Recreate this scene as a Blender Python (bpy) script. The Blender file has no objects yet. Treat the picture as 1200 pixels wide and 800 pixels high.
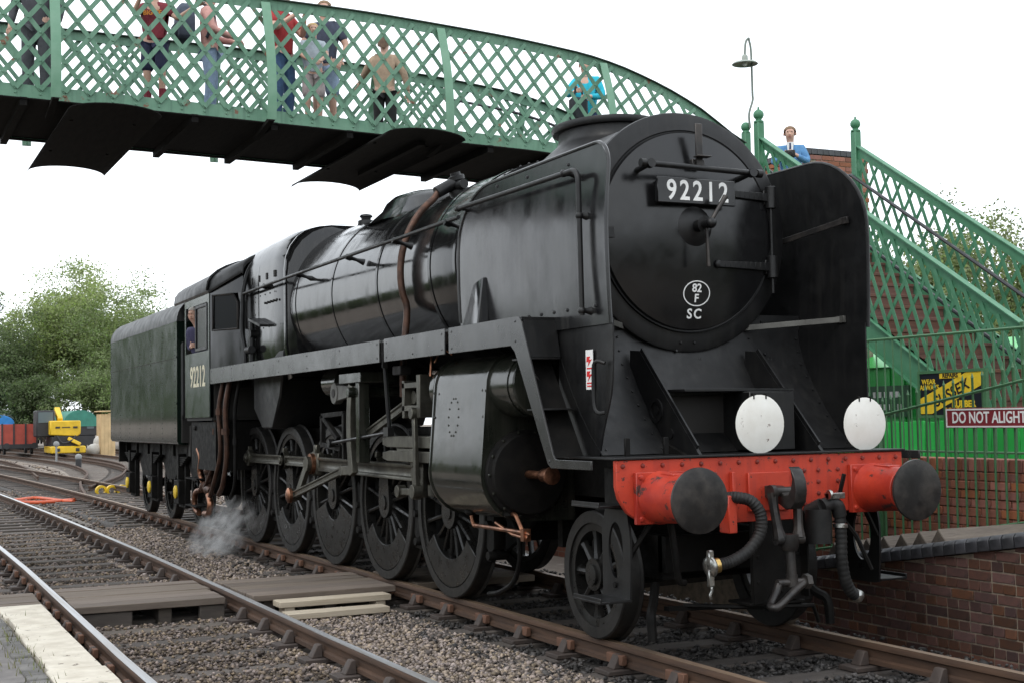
import bpy, bmesh, math, random
import numpy as np
from mathutils import Vector, Matrix
random.seed(7); rng = np.random.default_rng(11)
R = math.radians
scene = bpy.context.scene
COL = scene.collection

# ------------------------------------------------------------------ camera
CAM = Vector((7.163, -5.5831, 1.5908))
YAW, PITCH, ROLL, FPX = 0.4467, 0.0551, -0.0176, 1602.7
fwd = Vector((-math.cos(YAW)*math.cos(PITCH), math.sin(YAW)*math.cos(PITCH), math.sin(PITCH)))
rgt = fwd.cross(Vector((0, 0, 1))).normalized(); upv = rgt.cross(fwd)
rgt, upv = rgt*math.cos(ROLL)+upv*math.sin(ROLL), upv*math.cos(ROLL)-rgt*math.sin(ROLL)
cd = bpy.data.cameras.new('camera'); cam = bpy.data.objects.new('camera', cd); COL.objects.link(cam)
cd.sensor_width = 36; cd.lens = 36*FPX/1200; cd.clip_start = .05; cd.clip_end = 2000
M = Matrix((rgt, upv, -fwd)).transposed().to_4x4(); M.translation = CAM; cam.matrix_world = M
scene.camera = cam

# ------------------------------------------------------------------ overcast sky and weak sun
SUN_EL, SUN_AZ = R(52), R(-62)       # azimuth measured from +X towards +Y
world = bpy.data.worlds.new('World'); scene.world = world; world.use_nodes = True
nt = world.node_tree; nt.nodes.clear()
wo = nt.nodes.new('ShaderNodeOutputWorld')
sky = nt.nodes.new('ShaderNodeTexSky'); sky.sky_type = 'NISHITA'; sky.sun_disc = False
sky.sun_elevation = SUN_EL; sky.sun_rotation = R(90)-SUN_AZ; sky.dust_density = 4; sky.air_density = 1.5
b1 = nt.nodes.new('ShaderNodeBackground'); b1.inputs[1].default_value = .10
nt.links.new(sky.outputs[0], b1.inputs[0])
tc = nt.nodes.new('ShaderNodeTexCoord'); nz = nt.nodes.new('ShaderNodeTexNoise')
nz.inputs['Scale'].default_value = 2.2; nz.inputs['Detail'].default_value = 5
nt.links.new(tc.outputs['Generated'], nz.inputs['Vector'])
cr = nt.nodes.new('ShaderNodeValToRGB'); cr.color_ramp.elements[0].position = .3; cr.color_ramp.elements[1].position = .7
cr.color_ramp.elements[0].color = (.83, .89, .97, 1); cr.color_ramp.elements[1].color = (.93, .97, 1, 1)
nt.links.new(nz.outputs['Fac'], cr.inputs[0])
b2 = nt.nodes.new('ShaderNodeBackground'); b2.inputs[1].default_value = 1.95
nt.links.new(cr.outputs[0], b2.inputs[0])
mx = nt.nodes.new('ShaderNodeMixShader'); mx.inputs[0].default_value = .93
nt.links.new(b1.outputs[0], mx.inputs[1]); nt.links.new(b2.outputs[0], mx.inputs[2])
nt.links.new(mx.outputs[0], wo.inputs[0])
sl = bpy.data.lights.new('sun', 'SUN'); sl.energy = .75; sl.angle = R(18); sl.color = (1, .965, .91)
so = bpy.data.objects.new('sun', sl); COL.objects.link(so)
sd = Vector((math.cos(SUN_EL)*math.cos(SUN_AZ), math.cos(SUN_EL)*math.sin(SUN_AZ), math.sin(SUN_EL)))
so.rotation_euler = sd.to_track_quat('Z', 'Y').to_euler(); so.location = sd*60
vs = scene.view_settings
vs.view_transform = 'Standard'; vs.look = 'None'; vs.gamma = 1; vs.use_curve_mapping = False; vs.exposure = 0.0
try: scene.cycles.volume_bounces = 6
except Exception: pass

# ------------------------------------------------------------------ mesh helpers
class MB:
    def __init__(s): s.v = []; s.f = []
    def add(s, vs_, fs):
        o = len(s.v); s.v += [tuple(p) for p in vs_]; s.f += [tuple(i+o for i in f) for f in fs]; return s
    def box2(s, x0, x1, y0, y1, z0, z1):
        return s.add([(x0,y0,z0),(x1,y0,z0),(x1,y1,z0),(x0,y1,z0),(x0,y0,z1),(x1,y0,z1),(x1,y1,z1),(x0,y1,z1)],
                     [(0,3,2,1),(4,5,6,7),(0,1,5,4),(1,2,6,5),(2,3,7,6),(3,0,4,7)])
    def box(s, c, d, m=None):
        h = [Vector((i*d[0]/2, j*d[1]/2, k*d[2]/2)) for k in (-1,1) for (i,j) in ((-1,-1),(1,-1),(1,1),(-1,1))]
        if m is not None: h = [m @ p for p in h]
        return s.add([Vector(c)+p for p in h], [(0,3,2,1),(4,5,6,7),(0,1,5,4),(1,2,6,5),(2,3,7,6),(3,0,4,7)])
    def bar(s, p0, p1, w, t, up=(0,0,1)):          # rectangular bar from p0 to p1: w across, t along up
        p0, p1 = Vector(p0), Vector(p1); d = p1-p0
        if d.length < 1e-6: return s
        d.normalize(); a = d.cross(Vector(up))
        if a.length < 1e-4: a = d.cross(Vector((1,0,0)))
        a.normalize(); b = a.cross(d)
        q = []
        for p in (p0, p1):
            for i, j in ((-1,-1),(1,-1),(1,1),(-1,1)): q.append(p+a*(i*w/2)+b*(j*t/2))
        return s.add(q, [(0,3,2,1),(4,5,6,7),(0,1,5,4),(1,2,6,5),(2,3,7,6),(3,0,4,7)])
    def cyl(s, p0, p1, r0, r1=None, n=16, caps=True):
        r1 = r0 if r1 is None else r1
        return s.lathe([(0, r0), ((Vector(p1)-Vector(p0)).length, r1)], p0, Vector(p1)-Vector(p0), n, caps)
    def lathe(s, prof, o, d, n=24, caps=True):
        o = Vector(o); d = Vector(d).normalized(); a = d.orthogonal().normalized(); b = d.cross(a)
        q = []; f = []
        for (t, r) in prof:
            for k in range(n):
                th = 2*math.pi*k/n; q.append(o+d*t+(a*math.cos(th)+b*math.sin(th))*max(r, 1e-4))
        for i in range(len(prof)-1):
            for k in range(n):
                k2 = (k+1) % n; f.append((i*n+k, i*n+k2, (i+1)*n+k2, (i+1)*n+k))
        if caps:
            f.append(tuple(range(n-1, -1, -1))); f.append(tuple((len(prof)-1)*n+k for k in range(n)))
        return s.add(q, f)
    def sphere(s, c, r, n=12, sc=(1,1,1)):
        q = []; f = []; m = max(4, n//2); c = Vector(c)
        for i in range(1, m):
            ph = math.pi*i/m
            for k in range(n):
                th = 2*math.pi*k/n
                q.append(c+Vector((r*sc[0]*math.sin(ph)*math.cos(th), r*sc[1]*math.sin(ph)*math.sin(th), r*sc[2]*math.cos(ph))))
        q.append(c+Vector((0,0,r*sc[2]))); q.append(c-Vector((0,0,r*sc[2]))); T = len(q)-2; B = T+1
        for i in range(m-2):
            for k in range(n):
                k2 = (k+1) % n; f.append((i*n+k, (i+1)*n+k, (i+1)*n+k2, i*n+k2))
        for k in range(n):
            k2 = (k+1) % n; f.append((T, k, k2)); f.append((B, (m-2)*n+k2, (m-2)*n+k))
        return s.add(q, f)
    def tube(s, pts, r, n=10, closed=False):
        P = [Vector(p) for p in pts]; m = len(P)
        rr = r if isinstance(r, (list, tuple)) else [r]*m
        q = []; f = []; prev = None
        for i in range(m):
            if closed: t = (P[(i+1) % m]-P[i-1])
            else: t = P[min(i+1, m-1)]-P[max(i-1, 0)]
            t.normalize()
            if prev is None: a = t.orthogonal().normalized()
            else:
                a = prev-t*prev.dot(t)
                a = a.normalized() if a.length > 1e-5 else t.orthogonal().normalized()
            prev = a; b = t.cross(a)
            for k in range(n):
                th = 2*math.pi*k/n; q.append(P[i]+(a*math.cos(th)+b*math.sin(th))*rr[i])
        for i in range(m if closed else m-1):
            j = (i+1) % m
            for k in range(n):
                k2 = (k+1) % n; f.append((i*n+k, i*n+k2, j*n+k2, j*n+k))
        if not closed:
            f.append(tuple(range(n-1, -1, -1))); f.append(tuple((m-1)*n+k for k in range(n)))
        return s.add(q, f)
    def prism(s, poly, ax, a0, a1):
        def mp(p, a): return {'x': (a, p[0], p[1]), 'y': (p[0], a, p[1]), 'z': (p[0], p[1], a)}[ax]
        n = len(poly); q = [mp(p, a0) for p in poly]+[mp(p, a1) for p in poly]
        f = [tuple(range(n-1, -1, -1)), tuple(range(n, 2*n))]+[(k, (k+1) % n, n+(k+1) % n, n+k) for k in range(n)]
        return s.add(q, f)
    def ringprism(s, outer, inner, ax, a0, a1):     # outer and inner loops with equal counts
        def mp(p, a): return {'x': (a, p[0], p[1]), 'y': (p[0], a, p[1]), 'z': (p[0], p[1], a)}[ax]
        n = len(outer); q = [mp(p, a) for a in (a0, a1) for lp in (outer, inner) for p in lp]; f = []
        for k in range(n):
            j = (k+1) % n
            f += [(k, j, n+j, n+k), (2*n+k, 3*n+k, 3*n+j, 2*n+j), (k, 2*n+k, 2*n+j, j), (n+k, n+j, 3*n+j, 3*n+k)]
        return s.add(q, f)
    def loft(s, secs, closed=True, caps=True):
        n = len(secs[0]); q = [p for sc in secs for p in sc]; f = []
        for i in range(len(secs)-1):
            for k in range(n if closed else n-1):
                k2 = (k+1) % n; f.append((i*n+k, i*n+k2, (i+1)*n+k2, (i+1)*n+k))
        if caps and closed:
            f.append(tuple(range(n-1, -1, -1))); f.append(tuple((len(secs)-1)*n+k for k in range(n)))
        return s.add(q, f)
    def xf(s, m): s.v = [tuple(m @ Vector(p)) for p in s.v]; return s

def arc(cx, cy, r, a0, a1, n, ry=None):
    ry = r if ry is None else ry
    return [(cx+r*math.cos(R(a0+(a1-a0)*i/n)), cy+ry*math.sin(R(a0+(a1-a0)*i/n))) for i in range(n+1)]
def bez(pts, n=24):                                  # Catmull-Rom through points
    P = [Vector(p) for p in pts]; P = [P[0]*2-P[1]]+P+[P[-1]*2-P[-2]]; out = []
    m = len(P)-3; per = max(2, n//m)
    for i in range(m):
        a, b, c, d = P[i:i+4]
        for k in range(per):
            t = k/per
            out.append(.5*((2*b)+(c-a)*t+(2*a-5*b+4*c-d)*t*t+(3*b-a-3*c+d)*t**3))
    out.append(P[-2]); return out

ORG = {}
def mesh_of(name, mb, mats, org=(0,0,0), bevel=0, ang=38, smooth=True):
    o = Vector(org); me = bpy.data.meshes.new(name)
    me.from_pydata([tuple(Vector(p)-o) for p in mb.v], [], mb.f)
    bm = bmesh.new(); bm.from_mesh(me)
    bmesh.ops.recalc_face_normals(bm, faces=bm.faces)
    if bevel:
        es = [e for e in bm.edges if len(e.link_faces) == 2 and e.calc_face_angle(0) > R(30)]
        bmesh.ops.bevel(bm, geom=es, offset=bevel, segments=1, affect='EDGES', clamp_overlap=True)
    if smooth:
        for f in bm.faces: f.smooth = True
        for e in bm.edges:
            e.smooth = not (len(e.link_faces) == 2 and e.calc_face_angle(0) > R(ang))
    bm.to_mesh(me); bm.free()
    for m_ in (mats if isinstance(mats, (list, tuple)) else [mats]): me.materials.append(m_)
    return me
def link(name, data, parent=None, loc=(0,0,0)):
    o = bpy.data.objects.new(name, data); COL.objects.link(o); o.location = loc
    if parent is not None: o.parent = parent
    return o
def thing(name, label, cat, loc=(0,0,0), group=None):
    o = link(name, None, None, loc); o.empty_display_size = .2
    o['label'] = label; o['category'] = cat
    if group: o['group'] = group
    ORG[o.name] = Vector(loc); return o
def part(name, mb, mat, parent=None, bevel=0, ang=38, label=None, kind=None, smooth=True):
    org = ORG[parent.name] if parent is not None else (0,0,0)
    o = link(name, mesh_of(name, mb, mat, org, bevel, ang, smooth), parent); ORG[o.name] = Vector(org)
    if label: o['label'] = label
    if kind: o['kind'] = kind
    return o
def solo(name, mb, mat, label, cat, group=None, bevel=0, ang=38, org=None):
    if org is None:
        a = np.array(mb.v); org = ((a[:,0].min()+a[:,0].max())/2, (a[:,1].min()+a[:,1].max())/2, a[:,2].min())
    o = link(name, mesh_of(name, mb, mat, org, bevel, ang), None, org); ORG[o.name] = Vector(org)
    o['label'] = label; o['category'] = cat
    if group: o['group'] = group
    return o
def setting(name, mb, mat, bevel=0, kind='structure'):
    o = link(name, mesh_of(name, mb, mat, (0,0,0), bevel)); ORG[o.name] = Vector((0,0,0)); o['kind'] = kind; return o
def copytree(src, loc, label=None, rz=None, parent=None):
    c = src.copy(); COL.objects.link(c); c.location = loc; c.parent = parent
    if rz is not None: c.rotation_euler = (0, 0, rz)
    if label: c['label'] = label
    def rec(s, d):
        for ch in s.children:
            k = ch.copy(); COL.objects.link(k); k.parent = d; rec(ch, k)
    rec(src, c); return c
def text_mb(s, size, mat4, extrude=.002, offset=0, space=1.0, sx=1.0):
    cu = bpy.data.curves.new('t', 'FONT'); cu.body = s; cu.size = size; cu.extrude = extrude; cu.offset = offset
    cu.align_x = 'CENTER'; cu.align_y = 'CENTER'; cu.space_character = space; cu.resolution_u = 4
    o = bpy.data.objects.new('t', cu); COL.objects.link(o)
    me = bpy.data.meshes.new_from_object(o); mb = MB()
    S = Matrix.Diagonal((sx, 1, 1, 1))
    mb.v = [tuple(mat4 @ S @ v.co) for v in me.vertices]; mb.f = [tuple(p.vertices) for p in me.polygons]
    bpy.data.objects.remove(o); bpy.data.curves.remove(cu); bpy.data.meshes.remove(me); return mb
def facing(normal, at, up=(0,0,1)):                   # matrix whose local x,y lie in a plane facing `normal`
    z = Vector(normal).normalized(); x = Vector(up).cross(z).normalized(); y = z.cross(x)
    m = Matrix((x, y, z)).transposed().to_4x4(); m.translation = Vector(at); return m
def rivet(mb, p, d, r=.011, h=.007, n=6):
    p = Vector(p); d = Vector(d).normalized(); a = d.orthogonal().normalized(); b = d.cross(a)
    q = []
    for rr, hh in ((r, 0), (r*.72, h*.75)):
        for k in range(n):
            th = 2*math.pi*k/n; q.append(p+(a*math.cos(th)+b*math.sin(th))*rr+d*hh)
    q.append(p+d*h)
    f = [(k, (k+1) % n, n+(k+1) % n, n+k) for k in range(n)]+[(n+k, n+(k+1) % n, 2*n) for k in range(n)]
    mb.add(q, f)

# ------------------------------------------------------------------ materials
def node(nt, t, **k):
    n = nt.nodes.new(t)
    for a, b in k.items():
        if a in n.inputs: n.inputs[a].default_value = b
        else: setattr(n, a, b)
    return n
def mat(name, c1, c2=None, rough=.5, rough2=None, metal=0, scale=6, detail=5, bump=0, bscale=None, stretch=(1,1,1),
        spots=None, spot_scale=20, spot_lo=.62, rnd=0, coord='Object', spec=.5, coat=0, lo=.35, hi=.65, island=0, streak=None, emit=None, bdetail=6):
    m = bpy.data.materials.new(name); m.use_nodes = True; t = m.node_tree; t.nodes.clear()
    out = node(t, 'ShaderNodeOutputMaterial'); p = node(t, 'ShaderNodeBsdfPrincipled'); L = t.links.new
    L(p.outputs[0], out.inputs[0])
    p.inputs['Metallic'].default_value = metal; p.inputs['Specular IOR Level'].default_value = spec
    p.inputs['Coat Weight'].default_value = coat; p.inputs['Coat Roughness'].default_value = .15
    tc = node(t, 'ShaderNodeTexCoord'); mp = node(t, 'ShaderNodeMapping'); mp.inputs['Scale'].default_value = stretch
    L(tc.outputs[coord], mp.inputs[0])
    c2 = c2 or c1
    n1 = node(t, 'ShaderNodeTexNoise', Scale=scale, Detail=detail, Roughness=.62); L(mp.outputs[0], n1.inputs['Vector'])
    r1 = node(t, 'ShaderNodeMapRange'); r1.inputs[1].default_value = lo; r1.inputs[2].default_value = hi
    L(n1.outputs['Fac'], r1.inputs[0])
    mixc = node(t, 'ShaderNodeMix', data_type='RGBA'); L(r1.outputs[0], mixc.inputs[0])
    mixc.inputs[6].default_value = (*c1, 1); mixc.inputs[7].default_value = (*c2, 1); col = mixc.outputs[2]
    ro = None
    if streak:                                        # (colour, amount): run-down streaks of dirt
        ms = node(t, 'ShaderNodeMapping'); ms.inputs['Scale'].default_value = (9, 9, .5); L(tc.outputs[coord], ms.inputs[0])
        ns = node(t, 'ShaderNodeTexNoise', Scale=2.0, Detail=4); L(ms.outputs[0], ns.inputs['Vector'])
        rs = node(t, 'ShaderNodeMapRange'); rs.inputs[1].default_value = .5; rs.inputs[2].default_value = .75
        rs.inputs[4].default_value = streak[1]; L(ns.outputs['Fac'], rs.inputs[0])
        mk = node(t, 'ShaderNodeMix', data_type='RGBA'); L(rs.outputs[0], mk.inputs[0]); L(col, mk.inputs[6])
        mk.inputs[7].default_value = (*streak[0], 1); col = mk.outputs[2]
    if spots:
        n2 = node(t, 'ShaderNodeTexNoise', Scale=spot_scale, Detail=6, Roughness=.7); L(mp.outputs[0], n2.inputs['Vector'])
        r2 = node(t, 'ShaderNodeMapRange'); r2.inputs[1].default_value = spot_lo; r2.inputs[2].default_value = spot_lo+.04
        L(n2.outputs['Fac'], r2.inputs[0])
        mk = node(t, 'ShaderNodeMix', data_type='RGBA'); L(r2.outputs[0], mk.inputs[0]); L(col, mk.inputs[6])
        mk.inputs[7].default_value = (*spots, 1); col = mk.outputs[2]
    if rnd or island:
        if island: gi = node(t, 'ShaderNodeNewGeometry'); rv = gi.outputs['Random Per Island']; rnd = island
        else: oi = node(t, 'ShaderNodeObjectInfo'); rv = oi.outputs['Random']
        hs = node(t, 'ShaderNodeHueSaturation')
        rm = node(t, 'ShaderNodeMapRange'); rm.inputs[3].default_value = 1-rnd; rm.inputs[4].default_value = 1+rnd
        L(rv, rm.inputs[0]); L(rm.outputs[0], hs.inputs['Value'])
        m2 = node(t, 'ShaderNodeMath', operation='MULTIPLY'); m2.inputs[1].default_value = 7.31; L(rv, m2.inputs[0])
        m3 = node(t, 'ShaderNodeMath', operation='FRACT'); L(m2.outputs[0], m3.inputs[0])
        rh = node(t, 'ShaderNodeMapRange'); rh.inputs[3].default_value = .5-.03*rnd; rh.inputs[4].default_value = .5+.03*rnd
        L(m3.outputs[0], rh.inputs[0]); L(rh.outputs[0], hs.inputs['Hue'])
        rs2 = node(t, 'ShaderNodeMapRange'); rs2.inputs[3].default_value = 1-.6*rnd; rs2.inputs[4].default_value = 1+.3*rnd
        L(m3.outputs[0], rs2.inputs[0]); L(rs2.outputs[0], hs.inputs['Saturation'])
        L(col, hs.inputs['Color']); col = hs.outputs[0]
    L(col, p.inputs['Base Color'])
    if rough2 is not None:
        nr = node(t, 'ShaderNodeTexNoise', Scale=scale*1.7, Detail=6, Roughness=.65); L(mp.outputs[0], nr.inputs['Vector'])
        rr = node(t, 'ShaderNodeMapRange'); rr.inputs[1].default_value = .35; rr.inputs[2].default_value = .65
        rr.inputs[3].default_value = rough; rr.inputs[4].default_value = rough2
        L(nr.outputs['Fac'], rr.inputs[0]); L(rr.outputs[0], p.inputs['Roughness'])
    else: p.inputs['Roughness'].default_value = rough
    bump *= .35
    if bump:
        nb = node(t, 'ShaderNodeTexNoise', Scale=bscale or scale*4, Detail=bdetail, Roughness=.6); L(mp.outputs[0], nb.inputs['Vector'])
        bp = node(t, 'ShaderNodeBump', Strength=1.0, Distance=bump); L(nb.outputs['Fac'], bp.inputs['Height'])
        L(bp.outputs[0], p.inputs['Normal'])
    if emit: p.inputs['Emission Color'].default_value = (*emit[0], 1); p.inputs['Emission Strength'].default_value = emit[1]
    return m
m_smoke = mat('smokebox_black', (.0045,.0045,.005), (.009,.0088,.0088), .34, .52, scale=4, bump=.004, bscale=4, bdetail=2, spec=.38, streak=((.019,.018,.0165), .6))
m_door = mat('door_black', (.005,.005,.0055), (.009,.009,.0095), .16, .27, scale=4, bump=.003, bscale=3, bdetail=1)
m_blk = mat('gloss_black', (.005,.005,.0055), (.010,.010,.010), .07, .2, scale=3, bump=.004, bscale=2.5, bdetail=1, stretch=(1,1,.5), streak=((.030,.029,.027), .7))
m_defl = mat('deflector_black', (.007,.007,.008), (.016,.016,.016), .12, .27, scale=2.5, bump=.012, bscale=1.8, bdetail=2, stretch=(1,1,.6), streak=((.04,.039,.037), .6))
m_frame = mat('frame_black', (.0045,.0042,.004), (.010,.009,.008), .5, .75, scale=7, bump=.004, spec=.16)
m_val = mat('valance_black', (.020,.020,.020), (.026,.026,.026), .20, .30, scale=2, bump=.004, bscale=2, bdetail=1, streak=((.05,.048,.045), .6))
m_wheel = mat('wheel_black', (.007,.0068,.0065), (.015,.0145,.0135), .22, .45, scale=6, bump=.002, spec=.4, streak=((.028,.026,.024), .4))
m_tyre = mat('tyre_steel', (.014,.0135,.013), (.028,.026,.024), .4, .6, metal=.2, scale=9, spec=.35)
m_tread = mat('tread_steel', (.5,.49,.47), (.3,.28,.26), .22, .4, metal=1, scale=9)
m_rod = mat('motion_steel', (.135,.13,.107), (.07,.066,.055), .32, .5, metal=.8, scale=6, streak=((.04,.036,.028), .5))
m_cyl = mat('cylinder_black', (.010,.012,.009), (.022,.023,.018), .10, .25, scale=3.5, bump=.004, bscale=2.5, bdetail=1, streak=((.05,.047,.04), .5))
m_copper = mat('copper', (.42,.20,.12), (.13,.065,.042), .32, .5, metal=1, scale=9)
m_pipe = mat('brown_pipe', (.11,.055,.036), (.05,.03,.023), .35, .6, metal=.6, scale=10)
m_brass = mat('brass', (.75,.52,.2), (.5,.33,.12), .25, .4, metal=1, scale=14)
m_red = mat('beam_red', (.50,.046,.018), (.40,.034,.015), .45, .62, scale=5, spots=(.06,.022,.018), spot_scale=24, spot_lo=.61, bump=.003, streak=((.24,.026,.018), .6))
m_rivr = mat('rivet_red', (.22,.024,.014), (.12,.018,.013), .45, scale=20)
m_redh = mat('buffer_red', (.46,.040,.016), (.32,.024,.014), .38, .55, scale=6, spots=(.055,.024,.02), spot_scale=8, spot_lo=.585, bump=.003)
m_bhead = mat('buffer_head_steel', (.018,.0165,.016), (.07,.060,.053), .32, .5, metal=.35, scale=5, lo=.42, hi=.72, bump=.003)
m_white = mat('white_enamel', (.80,.79,.74), (.72,.70,.64), .4, .5, scale=6, spots=(.12,.06,.035), spot_scale=15, spot_lo=.635, bump=.0006)
m_wpaint = mat('white_paint', (.8,.8,.78), rough=.5)
m_cream = mat('cream_paint', (.75,.68,.48), rough=.5)
m_rubber = mat('rubber_hose', (.010,.010,.010), (.02,.019,.018), .5, .65, scale=12, spec=.3)
m_steel = mat('bright_steel', (.55,.55,.53), (.3,.3,.28), .25, .4, metal=1, scale=20)
m_green_t = mat('tender_green', (.006,.013,.009), (.009,.016,.011), .13, .19, scale=2, bump=.002, bscale=1.2, bdetail=1)
m_yellow = mat('axlebox_yellow', (.75,.52,.03), (.55,.36,.02), .45, scale=18)
m_glass = mat('cab_glass', (.006,.007,.007), rough=.2, spec=.12)
m_dark = mat('cab_inside', (.02,.018,.016), rough=.7)
m_lbl = mat('label_white', (.8,.79,.77), rough=.4)
m_lblr = mat('label_red', (.65,.03,.03), rough=.4)
m_coal = mat('coal', (.012,.012,.012), rough=.4)
# ================================================================== LOCOMOTIVE
loco = thing('steam_locomotive', 'large black steam locomotive numbered 92212 with red buffer beam and tall smoke deflectors', 'locomotive', (-6.5, 0, 0))
ZB = 2.95; XD = [-4.14-1.651*i for i in range(5)]; XP = -1.50; ZC = .762; TH = .356
m_rodl = mat('arm_grey', (.13,.127,.115), (.08,.077,.07), .45, .6, metal=.4, scale=6)
# --- frames and stretchers
for s in (-1, 1):
    b = MB(); y0 = s*.53
    poly = [(-12.6,.75),(-12.6,1.5),(-11,1.5),(-4.6,1.5),(-3.6,1.55),(-1.3,1.5),(-.56,1.28),(-.56,.95),(-1.0,.98),(-2.6,.98),(-3.2,.6),(-3.6,.42),(-11.4,.42)]
    b.prism(poly, 'y', y0-.016, y0+.016); part('main_frame', b, m_frame, loco)
b = MB()
for x in (-2.6, -3.3, -4.97, -6.6, -8.3, -9.9, -11.5): b.box2(x-.04, x+.04, -.51, .51, .55, 1.35)
b.box2(-11.4, -3.2, -.51, .51, 1.36, 1.40)
part('frame_stretcher', b, m_frame, loco)
# --- buffer beam
beam = [(-1.18,1.30),(1.18,1.30),(1.18,1.13),(1.16,1.05),(1.10,.96),(1.04,.92),(.99,.90),(.35,.90),(.30,.86),(-.30,.86),(-.35,.90),(-.99,.90),(-1.04,.92),(-1.10,.96),(-1.16,1.05),(-1.18,1.13)]
bb = part('buffer_beam', MB().prism(beam, 'x', -.555, -.515), m_red, loco, bevel=.004)
b = MB()
for i in range(16):
    y = -1.13+i*.15; rivet(b, (-.515, y, 1.262), (1,0,0), .017, .015, 8)
for y in (-.42, .31, .43, .60):
    for z in (1.19, 1.11, 1.03, .96): rivet(b, (-.515, y, z), (1,0,0), .017, .015, 8)
for y in (.55, .76, -.6, -1.0, 1.0): rivet(b, (-.515, y, .95), (1,0,0), .017, .015, 8)
part('rivets', b, m_rivr, bb, kind='stuff')
for y in (-.30, .245):
    b = MB(); b.box2(-.513, -.47, y-.012, y+.012, .86, 1.2); part('beam_rib', b, m_red, bb, bevel=.003)
b = MB(); b.box2(-.513, -.49, -.17, .17, .93, 1.19); part('hook_plate', b, m_red, bb, bevel=.004)
b = MB(); b.box2(-.513, -.40, -.40, -.33, .80, 1.05); part('hose_bracket', b, m_red, bb, bevel=.006)
b = MB(); b.box2(-1.35, -.50, -1.2, 1.2, 1.303, 1.318); part('front_platform', b, m_smoke, loco, bevel=.003)
# --- buffers
for s in (-1, 1):
    y = s*.87; b = MB(); b.box2(-.513, -.475, y-.185, y+.185, .885, 1.22)
    b.lathe([(0,.175),(.03,.165),(.33,.148),(.345,.155),(.36,.155),(.362,.11)], (-.475, y, 1.054), (1,0,0), 28)
    h = part('buffer', b, m_redh, loco, bevel=.004)
    b = MB(); b.lathe([(0,.085),(.09,.085),(.092,.20),(.102,.207),(.118,.205),(.127,.17),(.134,.09),(.136,.0)], (-.135, y, 1.054), (1,0,0), 40)
    part('buffer_head', b, m_bhead, h)
    b = MB(); b.box2(-.40, -.24, y-.05, y+.05, 1.195, 1.215); part('oil_cover', b, m_redh, h, bevel=.004)
    b = MB()
    for dy in (-.15, .15):
        for dz in (-.135, .135): rivet(b, (-.475, y+dy, 1.054+dz), (1,0,0), .02, .018)
    part('bolts', b, m_redh, h)
# --- draw hook and screw coupling
b = MB(); hk = arc(-.25, 1.06, .105, 250, 20, 14)
hp = [(-.50,1.02),(-.50,1.10),(-.40,1.10),(-.36,1.085)]+[(-.295,1.06),(-.27,1.045),(-.235,1.05),(-.205,1.09),(-.19,1.15),(-.205,1.21),(-.23,1.235),(-.19,1.215),(-.155,1.15),(-.145,1.08),(-.16,1.00),(-.21,.955),(-.27,.95),(-.33,.98)]
b.prism(hp, 'y', -.042, .050); hook = part('draw_hook', b, m_bhead, loco, bevel=.008)
b = MB(); b.cyl((-.33,-.085,1.065), (-.33,.085,1.065), .032, n=14); b.cyl((-.33,-.115,1.065), (-.33,-.085,1.065), .048, n=14); b.cyl((-.33,.085,1.065), (-.33,.115,1.065), .048, n=14); part('coupling_pin', b, m_bhead, hook)
for s in (-1, 1):
    b = MB(); b.tube(bez([(-.33,s*.10,1.06),(-.315,s*.095,.95),(-.30,s*.085,.84),(-.29,s*.075,.76)], 9), [.046,.036,.033,.032,.032,.032,.032,.035,.042,.046], 8); part('coupling_link', b, m_bhead, hook)
b = MB(); b.cyl((-.29,-.11,.75), (-.29,.11,.75), .034, n=14); b.lathe([(0,.062),(.07,.066),(.11,.05)], (-.29,0,.785), (0,0,-1), 14); b.cyl((-.29,0,.7), (-.27,0,.47), .034, n=12)
b.cyl((-.275,0,.52), (-.27,0,.44), .04, n=12); b.cyl((-.272,-.12,.47), (-.272,.13,.47), .026, n=12); b.cyl((-.272,.10,.47), (-.272,.14,.47), .05, n=6); part('coupling_screw', b, m_bhead, hook)
b = MB(); b.tube(bez([(-.27,.11,.47),(-.22,-.02,.42),(-.16,-.16,.36),(-.14,-.225,.335),(-.16,-.245,.335),(-.20,-.23,.345),(-.25,-.15,.41),(-.272,-.11,.46)], 22), .026, 10); part('coupling_shackle', b, m_bhead, hook)
# --- apron below the beam
b = MB(); b.prism([(-.13,.90),(.26,.90),(.29,.32),(-.13,.30)], 'x', -.56, -.52); b.box2(-.52,-.44,.262,.276,.34,.92); b.box2(-.80,-.53,-.15,.30,.29,.31)
ap = part('drag_plate', b, m_frame, loco, bevel=.003)
b = MB()
for y, z in ((-.1,.8),(.22,.8),(-.09,.45),(.25,.42),(-.09,.62),(.24,.62),(.1,.38)): rivet(b, (-.52,y,z), (1,0,0), .015, .01)
part('rivets', b, m_frame, ap, kind='stuff')
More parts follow.
